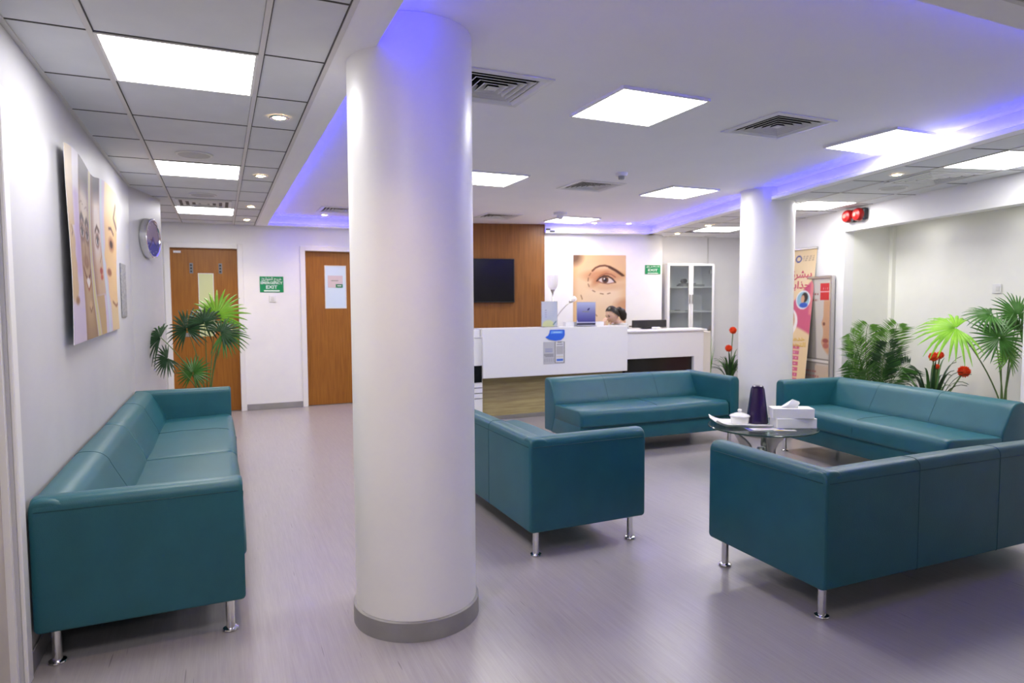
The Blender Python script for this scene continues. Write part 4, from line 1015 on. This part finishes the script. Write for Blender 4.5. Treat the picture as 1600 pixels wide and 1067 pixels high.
    c = mixc(c, (90, 70, 66), stroke(s, t, [(.97, .90), (.93, .80), (.99, .74)], .016, A)*.8); c = mixc(c, (96, 66, 54), stroke(s, t, [(.83, .70), (.88, .71), (.93, .68)], .010, A)); c = mixc(c, (176, 128, 96), ell(s, t, .88, .60, .06, .05, .6)); c = mixc(c, (70, 50, 48), ell(s, t, .88, .60, .032, .026, .4)); c = mixc(c, (150, 96, 72), ell(s, t, .82, .40, .05, .025, .6)); c = mixc(c, (150, 104, 76), stroke(s, t, [(.86, .20), (.95, .17), (1, .19)], .010, A))
    return c
def face_warp(s, t, x, y, z):
    x = (s-.5)*1.86
    top = .985 + .055*s + .022*np.sin(s*9.5+.6)
    z = t*top + .02*s*(1-t)
    y = .002 - .030*(1-s)**2 - .012*np.sin(s*7)*t**2 - .006*np.sin(t*5+s*3)
    return x, y, z
t = thing('face_poster', 'curled poster of four portraits on the left wall', 'poster', (-.698, 4.80, 1.245), R90)
sheet('poster_print', 1.86, 1.0, 190, 110, faces, PRINT, t, face_warp, .004)
t = thing('metal_plate', 'grey notice plate between the portrait poster and the clock', 'plate', (-.713, 6.14, 1.345), R90)
boxo('plate', (-.15, .15, -.006, 0, 0, .43), noise_mat('plate_grey', (.20, .20, .22), (.34, .34, .36), 14, (1, 1, 3), .45), t, .002)
def clockf(s, t):
    c = np.zeros(s.shape+(3,)); c[:] = (152, 132, 158); c = mixc(c, (140, 120, 150), ell(s, t, .5, .75, .3, .3, .9))
    c = mixc(c, (116, 112, 190), np.clip((.47-t)*9, 0, 1)); c = mixc(c, (66, 66, 160), np.clip((.37-t)*30, 0, 1))
    return mixc(c, (108, 70, 96), stroke(s, t, [(.34, .46), (.5, .44)], .018)*.8)
dv = Vector((.198, .775, 0)).normalized(); nv = Vector((dv.y, -dv.x, 0))
cc = Vector((-.718, 6.726, 0)) + dv*.40 + nv*.004
t = thing('wall_clock', 'round chrome wall clock with a violet and blue face', 'clock', (cc.x, cc.y, 2.07), math.atan2(dv.y, dv.x))
R_ = .185
me = lathe([(R_, 0), (R_+.004, .02), (R_, .058), (R_-.006, .062), (R_-.016, .060), (R_-.02, .05)], 56); me.transform(Matrix.Rotation(PI/2, 4, 'X')); shade(link('clock_rim', me, CHROME, t))
o = sheet('clock_face', 2*R_-.03, 2*R_-.03, 60, 60, clockf, PRINT, t, lambda s, tt, x, y, z: ((R_-.018)*(2*s-1)*np.sqrt(1-.5*(2*tt-1)**2), y, (R_-.018)*(2*tt-1)*np.sqrt(1-.5*(2*s-1)**2)), .002); o.location = (0, -.052, 0)
for a, l, wd in ((2.2, .09, .006), (3.9, .13, .004)):
    h = boxo('clock_hand', (-wd, wd, -.057, -.055, -.015, l), mat('hand_violet', (.14, .09, .2), .4), t); h.rotation_euler = (0, a, 0)
for k in range(12):
    a = k*PI/6; boxo('hour_mark', (math.sin(a)*.14-.004, math.sin(a)*.14+.004, -.0555, -.0545, math.cos(a)*.14-.004, math.cos(a)*.14+.004), mat('mark_pale', (.5, .46, .6), .4), t)

# ================================================================== RIGHT WALL: alarm bells, display board, banner, switches
RED = mat('alarm_red', srgb(150, 20, 20), .32)
p = Bp(5.028, 6.645)
t = thing('alarm_bell', 'pair of red alarm bells high on the right wall', 'alarm', (p.x, p.y, 2.40), -BA-PI/2)
boxo('back_box', (-.165, .165, -.055, 0, -.062, .07), DARK, t, .02); 
for sx in (-1, 1):
    me = lathe([(.072, 0), (.074, .03), (.062, .055), (.03, .068), (0, .07)], 28); me.transform(Matrix.Rotation(PI/2, 4, 'X')); b = shade(link('bell', me, RED, t)); b.location = (sx*.085, -.045, .0)
    me = lathe([(.026, 0), (.022, .008), (0, .009)], 20); me.transform(Matrix.Rotation(PI/2, 4, 'X')); c_ = shade(link('bell_cap', me, mat('bell_pale', (.62, .16, .13), .3), b)); c_.location = (0, -.068, 0)
boxo('strobe', (-.02, .02, -.08, -.03, -.075, -.03), DARK, t, .006)
def board(s, t_):
    c = np.zeros(s.shape+(3,)); c[:] = (150, 143, 136)
    edge = .50+.16*np.clip(t_-.35, 0, 1)**1.5*0 + .12*np.sin(np.clip((1-t_)*2.2, 0, 3)); c = mixc(c, (205, 198, 190), np.clip((s-edge)*30, 0, 1))
    c = mixc(c, (205, 184, 160), np.clip((s-.58)*30, 0, 1)*np.clip((.39-t_)*40, 0, 1))
    fe = .80-.05*np.exp(-((t_-.68)/.03)**2)-.05*np.exp(-((t_-.545)/.03)**2); fm = np.clip((s-fe)*40, 0, 1)*np.clip((t_-.45-.35*np.clip(.93-s, 0, 1))*40, 0, 1)*np.clip((.86-t_)*40, 0, 1)
    c = mixc(c, (206, 160, 124), fm); c = mixc(c, (120, 70, 56), ell(s, t_, .83, .675, .035, .012, .5)); c = mixc(c, (150, 76, 66), ell(s, t_, .88, .555, .08, .016, .5)); c = mixc(c, (178, 104, 90), ell(s, t_, .89, .52, .08, .02, .5))
    c = mixc(c, (206, 44, 48), rect(s, t_, .71, .96, .845, .965)); c = mixc(c, (238, 190, 190), rect(s, t_, .69, .98, .901, .909)); c = mixc(c, (232, 160, 160), (np.sin(s*120) > .2)*rect(s, t_, .76, .92, .92, .935)*.7)
    for y0, a, b in ((.888, .30, .66), (.845, .24, .64)): c = mixc(c, (150, 70, 66), (np.sin(s*95+y0*40) > -.5)*rect(s, t_, a, b, y0-.007, y0+.007)*.8)
    c = mixc(c, (110, 104, 98), rect(s, t_, 0, 1, .415, .422)); c = mixc(c, (228, 222, 214), rect(s, t_, 0, 1, .395, .412)); c = mixc(c, (110, 104, 98), rect(s, t_, 0, 1, .388, .394))
    for y0, a, b in ((.325, .26, .66), (.29, .18, .72)): c = mixc(c, (170, 84, 82), (np.sin(s*95+y0*40) > -.5)*rect(s, t_, a, b, y0-.006, y0+.006)*.8)
    return c
p = Bp(4.985, 7.36)
t = thing('display_board', 'silver-framed display board with a red logo square by the alcove', 'display board', (p.x, p.y, 0), -BA-PI/2)
bw, bh = .74, 1.75
link('board_frame', boxes([(-bw/2, -bw/2+.03, -.02, .025, 0, bh), (bw/2-.03, bw/2, -.02, .025, 0, bh), (-bw/2+.03, bw/2-.03, -.02, .025, bh-.03, bh), (-bw/2+.03, bw/2-.03, -.02, .025, 0, .04)], .003, 1), STEEL, t)
o = sheet('board_print', bw-.06, bh-.07, 80, 190, board, PAPER, t, None, .004); o.location = (0, -.008, .04)
def banner(s, t_):
    c = np.zeros(s.shape+(3,)); c[:] = (232, 204, 160); c = mixc(c, (238, 214, 176), ell(s, t_, .6, .85, .5, .15, .9))
    cv = .70+.13*(s-.2)-.06*np.sin(s*4); pk = np.clip((cv-.02-t_)*60, 0, 1)*np.clip((t_-.475-.05*np.sin(s*3.2))*60, 0, 1)*np.clip((s-.35)*6+1.2, 0, 1); c = mixc(c, (204, 92, 124), pk)
    c = mixc(c, (226, 140, 136), np.clip((s-.93)*40, 0, 1)*rect(s, t_, 0, 1, .6, .80)*.8)
    c = mixc(c, (240, 236, 230), ell(s, t_, .48, .55, .24, .095, .06)); c = mixc(c, (210, 170, 140), ell(s, t_, .46, .56, .20, .08, .08)); c = mixc(c, (60, 46, 40), ell(s, t_, .44, .585, .12, .03, .4))
    c = mixc(c, (228, 232, 240), ell(s, t_, .80, .69, .155, .058, .06)); c = mixc(c, (150, 190, 210), ell(s, t_, .80, .69, .135, .05, .06)); c = mixc(c, (50, 36, 34), ell(s, t_, .83, .705, .07, .03, .3)); c = mixc(c, (205, 160, 130), ell(s, t_, .79, .695, .04, .024, .3)); c = mixc(c, (50, 90, 190), ell(s, t_, .82, .657, .09, .016, .3))
    c = mixc(c, (70, 80, 160), ell(s, t_, .62, .945, .07, .022, .1)); c = mixc(c, (236, 214, 176), ell(s, t_, .62, .945, .045, .014, .1))
    for k in range(3): c = mixc(c, (150, 130, 120), (np.sin(s*80+k) > -.4)*rect(s, t_, .72, .96, .955-k*.012, .961-k*.012)*.7)
    for k in range(11):
        y0 = .385-k*.034; c = mixc(c, (206, 96, 128), rect(s, t_, .16, .82, y0, y0+.024)); c = mixc(c, (240, 205, 214), (np.sin(s*70+k*2) > -.3)*rect(s, t_, .45, .78, y0+.009, y0+.015)*.8)
    return c
p = Bp(4.765, 7.70)
t = thing('roll_up_banner', 'tan and pink roll-up banner leaning behind the round pillar', 'banner', (p.x, p.y, 0), -BA-PI/2+math.radians(10))
boxo('banner_base', (-.40, .40, -.08, .08, 0, .07), STEEL, t, .01)
LEAN = math.radians(-5.4)
bo = sheet('banner_sheet', .76, 2.03, 80, 200, banner, PAPER, t, None, .003); bo.location = (0, 0, .07); bo.rotation_euler = (LEAN, 0, 0)
tr_ = boxo('top_rail', (-.39, .39, -.012, .012, 2.03, 2.055), STEEL, bo, .004)
MAG = mat('banner_magenta', srgb(186, 58, 100), .5); GOLD = mat('banner_gold', srgb(206, 168, 72), .5)
text_o('banner_text', arabic('ببشرة'), .13, MAG, bo, .165, 1.71, -.003, .002, .34); text_o('banner_text', arabic('جذابة'), .13, MAG, bo, .15, 1.58, -.003, .002, .34)
text_o('banner_text', arabic('خدمات'), .08, GOLD, bo, .15, .915, -.003, .001, .34); text_o('banner_text', arabic('التجميل'), .08, GOLD, bo, .15, .835, -.003, .001, .38)
tube_o('support_pole', [(0, .03, .05), (0, .03, 2.0)], .010, STEEL, bo, 8)
for (v, z, n, lb) in ((5.48, 1.56, 1, 'single white switch plate on the alcove wall'), (4.86, 1.49, 2, 'double white switch plate on the alcove wall above the fan palm')):
    p = Bp(5.655, v); t = thing('light_switch', lb, 'switch', (p.x, p.y, z), -BA-PI/2, 'switches on the alcove wall')
    for k in range(n):
        boxo('plate', (-.046+k*.10, .046+k*.10, -.009, 0, -.046, .046), PLASTIC, t, .003); boxo('rocker', (-.004+k*.10, .034+k*.10, -.012, -.009, -.024, .024), mat('rocker', (.66, .66, .64), .4), t, .002)

# ================================================================== PLANTS
def pot(t, r=.15, h=.28):
    lathe_o('pot', [(0, 0), (r*.72, 0), (r*.76, .01), (r, h-.03), (r*1.05, h-.03), (r*1.05, h), (r*.96, h), (r*.93, h-.04)], POT, t, 36)
    lathe_o('soil', [(0, h-.035), (r*.95, h-.045)], SOIL, t, 28)
def basis(n, up=Vector((0, 0, 1))):
    n = n.normalized(); r = up - n*up.dot(n)
    if r.length < 1e-3: r = Vector((1, 0, 0)) - n*n.x
    r.normalize(); return n.cross(r)*-1, r, n
def fan_leaf(hub, normal, upv, R, n=26, spread=290, droop=.25, wid=.5, rnd=random):
    """pleated fan: wedge pieces joined near the hub, free tips beyond; normal = side it faces, upv = direction of its middle piece"""
    nrm = Vector(normal).normalized(); u = Vector(upv); u = (u-nrm*u.dot(nrm)).normalized(); s = u.cross(nrm)
    bm = bmesh.new(); hub = Vector(hub)
    for k in range(n):
        a = math.radians(-spread/2 + spread*(k+.5)/n); d = u*math.cos(a)+s*math.sin(a); q = d.cross(nrm)
        L = R*(1-.16*abs(a)/PI)*rnd.uniform(.9, 1.04); half = math.tan(math.radians(spread/n/2))
        dr = droop*rnd.uniform(.6, 1.5); bend = rnd.uniform(-.04, .04)
        prevs = None
        for f, wf in ((.03, 1), (.30, 1), (.48, .95), (.72, .62*wid/.5), (.9, .30), (1.0, .03)):
            rr = L*f; w = min(rr, .48*L)*half*wf + .001
            c = hub + d*rr + q*(bend*rr) - Vector((0, 0, 1))*(dr*R*max(0, f-.4)**2) - nrm*(.10*R*f*f)
            ridge = nrm*(.012*R*(1 if f < .95 else 0)+.25*w)
            cur = (bm.verts.new(c-q*w), bm.verts.new(c+ridge), bm.verts.new(c+q*w))
            if prevs:
                bm.faces.new((prevs[0], prevs[1], cur[1], cur[0])); bm.faces.new((prevs[1], prevs[2], cur[2], cur[1]))
            prevs = cur
    return bm_mesh(bm, recalc=False)
def fan_palm(name, label, loc, leaves, ph=.28, trunk=True, pr=.15):
    """leaves: (dr,df,z hub in camera-right / away frame, facing (r,f,z), up (r,f,z), R, material, n, spread, droop)"""
    t = thing(name, label, 'plant', loc, 0); pot(t, pr, ph)
    rnd = random.Random(hash(label) % 1000 if False else len(label))
    W = lambda r, f, z: cr*r + cf*f + Vector((0, 0, z))
    if trunk: tube_o('trunk', [(0, 0, ph-.05), (.01, 0, ph+.12), (0, .01, ph+.24)], [.035, .032, .026], TRUNK, t, 10)
    for (r, f, z, fc, up, R, m, n, sp, dr) in leaves:
        hub = W(r, f, z); lf = link('leaf', fan_leaf(hub, W(*fc), W(*up), R, n, sp, dr, rnd=rnd), m, t, smooth=False)
        tube_o('leaf_stalk', bez((rnd.uniform(-.02, .02), rnd.uniform(-.02, .02), ph+.1), W(r*.25, f*.25, ph+(z-ph)*.62), hub, 10), [.008-.004*i/10 for i in range(11)], STEM, lf, 6)
    return t
# palm behind the far end of the long sofas
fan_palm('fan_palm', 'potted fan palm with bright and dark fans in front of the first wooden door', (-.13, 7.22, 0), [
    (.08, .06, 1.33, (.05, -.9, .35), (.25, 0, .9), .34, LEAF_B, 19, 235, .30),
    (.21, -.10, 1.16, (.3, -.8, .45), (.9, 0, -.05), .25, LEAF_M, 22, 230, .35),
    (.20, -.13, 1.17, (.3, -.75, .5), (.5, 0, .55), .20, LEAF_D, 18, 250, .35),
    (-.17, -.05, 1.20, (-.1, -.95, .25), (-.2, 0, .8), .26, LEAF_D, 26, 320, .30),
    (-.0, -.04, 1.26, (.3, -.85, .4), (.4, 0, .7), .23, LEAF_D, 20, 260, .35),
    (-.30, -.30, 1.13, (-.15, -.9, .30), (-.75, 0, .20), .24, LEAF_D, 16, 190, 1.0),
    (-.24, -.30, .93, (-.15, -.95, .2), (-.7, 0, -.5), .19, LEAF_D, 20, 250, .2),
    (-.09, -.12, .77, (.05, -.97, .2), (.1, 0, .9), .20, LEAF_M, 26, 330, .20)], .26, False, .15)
# fan palm in the alcove
p = Bp(5.22, 4.95)
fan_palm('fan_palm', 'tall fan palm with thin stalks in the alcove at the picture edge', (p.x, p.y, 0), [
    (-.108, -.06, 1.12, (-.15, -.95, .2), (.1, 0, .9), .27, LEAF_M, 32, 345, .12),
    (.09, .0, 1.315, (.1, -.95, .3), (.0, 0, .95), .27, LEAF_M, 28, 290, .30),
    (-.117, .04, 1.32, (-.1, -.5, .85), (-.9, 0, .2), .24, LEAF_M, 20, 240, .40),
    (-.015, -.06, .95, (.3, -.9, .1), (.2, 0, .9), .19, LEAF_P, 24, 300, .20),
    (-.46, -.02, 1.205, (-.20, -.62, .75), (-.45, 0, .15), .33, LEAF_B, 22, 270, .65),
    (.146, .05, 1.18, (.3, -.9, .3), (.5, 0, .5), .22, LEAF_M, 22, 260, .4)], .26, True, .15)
def areca(name, label, loc, fronds, seed, ph=.26):
    """fronds: tip (camera right, away, height), arch, material"""
    t = thing(name, label, 'plant', loc, 0); pot(t, .16, ph); rnd = random.Random(seed)
    for (r_, f_, z_, m_) in fronds:
        tip = cr*r_+cf*f_+Vector((0, 0, z_)); d = Vector((tip.x, tip.y, 0)); d = d.normalized() if d.length > .02 else Vector(cr)
        pts = bez((d.x*.02, d.y*.02, ph-.04), d*(.12*d.length)+Vector((tip.x*.25, tip.y*.25, ph+(z_-ph)*.80+.05)), tip, 20)
        bm = bmesh.new()
        for i in range(5, 20):
            tdir = (pts[i+1]-pts[i-1]).normalized(); side = tdir.cross(cf*-1)      # leaflets spread broadside
            side = (tdir.cross(Vector((0, 0, 1)))*.45 + side*.8)
            side = (side - tdir*side.dot(tdir)).normalized(); nr = side.cross(tdir).normalized(); fr = (i-5)/14
            for half in (0, .5):
                base = pts[i].lerp(pts[i+1], half)
                for sg in (-1, 1):
                    L = .22*math.sin(PI*(.20+.68*fr))*rnd.uniform(.8, 1.12)+.03; o = (side*sg*.85+tdir*.55+nr*rnd.uniform(-.15, .25)).normalized(); w_ = .0070
                    c1 = base+o*L*.5-Vector((0, 0, .006)); c2 = base+o*L-Vector((0, 0, .022)); q = o.cross(nr).normalized()*w_
                    v0 = bm.verts.new(base); v1 = bm.verts.new(c1-q); v2 = bm.verts.new(c1+q); v3 = bm.verts.new(c2)
                    bm.faces.new((v0, v1, v2)); bm.faces.new((v1, v3, v2))
        lf = link('frond', bm_mesh(bm, recalc=False), m_, t)
        link('rachis', tube(pts, [.007-.0045*i/20 for i in range(21)], 6), STEM, lf, smooth=True)
    return t
p = Bp(5.09, 6.40); areca('areca_palm', 'feathery areca palm in the alcove beside the display board', (p.x, p.y, 0),
    [(-.31, -.05, 1.10, LEAF_P), (-.20, .04, 1.0, LEAF_D), (-.07, .02, 1.19, LEAF_P), (.10, -.06, 1.0, LEAF_D), (.24, .0, 1.20, LEAF_P), (.16, .06, 1.12, LEAF_M), (.36, -.05, .76, LEAF_D),
     (-.30, .0, .66, LEAF_M), (-.34, -.08, .82, LEAF_M), (.02, -.10, .86, LEAF_D), (.22, -.12, .74, LEAF_M), (-.16, -.14, .72, LEAF_M)], 5)
def strap_plant(name, label, loc, n, H, flowers, seed, ph=.26, maxr=.5):
    t = thing(name, label, 'plant', loc, 0); pot(t, .14, ph); rnd = random.Random(seed)
    for k in range(n):
        a = 2*PI*k*.618; lean = .25+.75*(k/n)*rnd.uniform(.7, 1.1); d = Vector((math.cos(a), math.sin(a), 0)); L = H*rnd.uniform(.8, 1.1)
        rr = min(lean*L*.85, maxr*(1-.4*max(0, d.dot(BT))))
        pts = bez(d*.02+Vector((0, 0, ph-.03)), d*rr*.35+Vector((0, 0, ph+L*(.75-.25*lean))), d*rr+Vector((0, 0, ph+L*(.95-.75*lean))), 8)
        bm = bmesh.new(); pv = None; sd = d.cross(Vector((0, 0, 1))).normalized()
        for i, q in enumerate(pts):
            f = i/8; w_ = .020*(math.sin(PI*min(1, .25+f*.75))**.7)*(1-f*.55)+.001
            cur = (bm.verts.new(q-sd*w_), bm.verts.new(q-Vector((0, 0, .006))), bm.verts.new(q+sd*w_))
            if pv: bm.faces.new((pv[0], pv[1], cur[1], cur[0])); bm.faces.new((pv[1], pv[2], cur[2], cur[1]))
            pv = cur
        link('strap_leaf', bm_mesh(bm, recalc=False), (LEAF_D, LEAF_M)[k % 3 == 0], t, smooth=True)
    for (r, f, z, R) in flowers:
        top = cr*r + cf*f + Vector((0, 0, z))
        st = tube_o('flower_stem', bez((0, 0, ph), cr*r*.4+cf*f*.4+Vector((0, 0, ph+(z-ph)*.5)), top, 8), .007, STEM, t, 8)
        bm = bmesh.new()
        for i in range(110):
            ph_ = math.acos(1-2*(i+.5)/110); th = PI*(1+5**.5)*i; dd = Vector((math.cos(th)*math.sin(ph_), math.sin(th)*math.sin(ph_), math.cos(ph_)))
            a1 = dd.orthogonal().normalized(); b1 = dd.cross(a1); w_ = R*.16; c = top+dd*R*.35; e = top+dd*R*rnd.uniform(.88, 1.08)
            v = [bm.verts.new(c), bm.verts.new(c+dd*R*.4+a1*w_), bm.verts.new(e), bm.verts.new(c+dd*R*.4-a1*w_)]; bm.faces.new(v)
            v = [bm.verts.new(c), bm.verts.new(c+dd*R*.4+b1*w_), bm.verts.new(e), bm.verts.new(c+dd*R*.4-b1*w_)]; bm.faces.new(v)
        bmesh.ops.create_icosphere(bm, subdivisions=2, radius=R*.72, matrix=Matrix.Translation(top))
        link('flower_head', bm_mesh(bm, recalc=False), ORANGE, st)
    return t
p = Bp(5.15, 5.68)
strap_plant('flowering_plant', 'plant with orange pompom flowers in the alcove between two palms', (p.x, p.y, 0), 40, .92, [(.0, -.02, .895, .050), (.075, .0, .908, .040), (.022, -.04, .80, .028), (.32, .0, .745, .062)], 3, .20, .42)
p = Bp(4.97, 9.40)
strap_plant('flowering_plant', 'plant with orange pompom flowers beside the reception counter', (p.x, p.y, 0), 30, .62, [(.04, 0, 1.005, .060), (-.03, -.02, .728, .058)], 8, .20, .40)
t = thing('grass_plant', 'slim green grass plant peeping past the end of the counter', 'plant', (6.58, 7.62, 0), 0); pot(t, .10, .24)
for k in range(14):
    a = k*2.4; d = Vector((math.cos(a), math.sin(a), 0)); bm = bmesh.new(); pv = None; hh = .55+.30*((k*37) % 10)/10
    for i in range(7):
        f = i/6; c = d*(.03+.07*f*f)+Vector((0, 0, .2+hh*f)); w_ = .012*(1-f)+.001; sd = d.cross(Vector((0, 0, 1)))
        cur = (bm.verts.new(c-sd*w_), bm.verts.new(c+sd*w_))
        if pv: bm.faces.new((pv[0], pv[1], cur[1], cur[0]))
        pv = cur
    link('blade', bm_mesh(bm, recalc=False), LEAF_P, t)
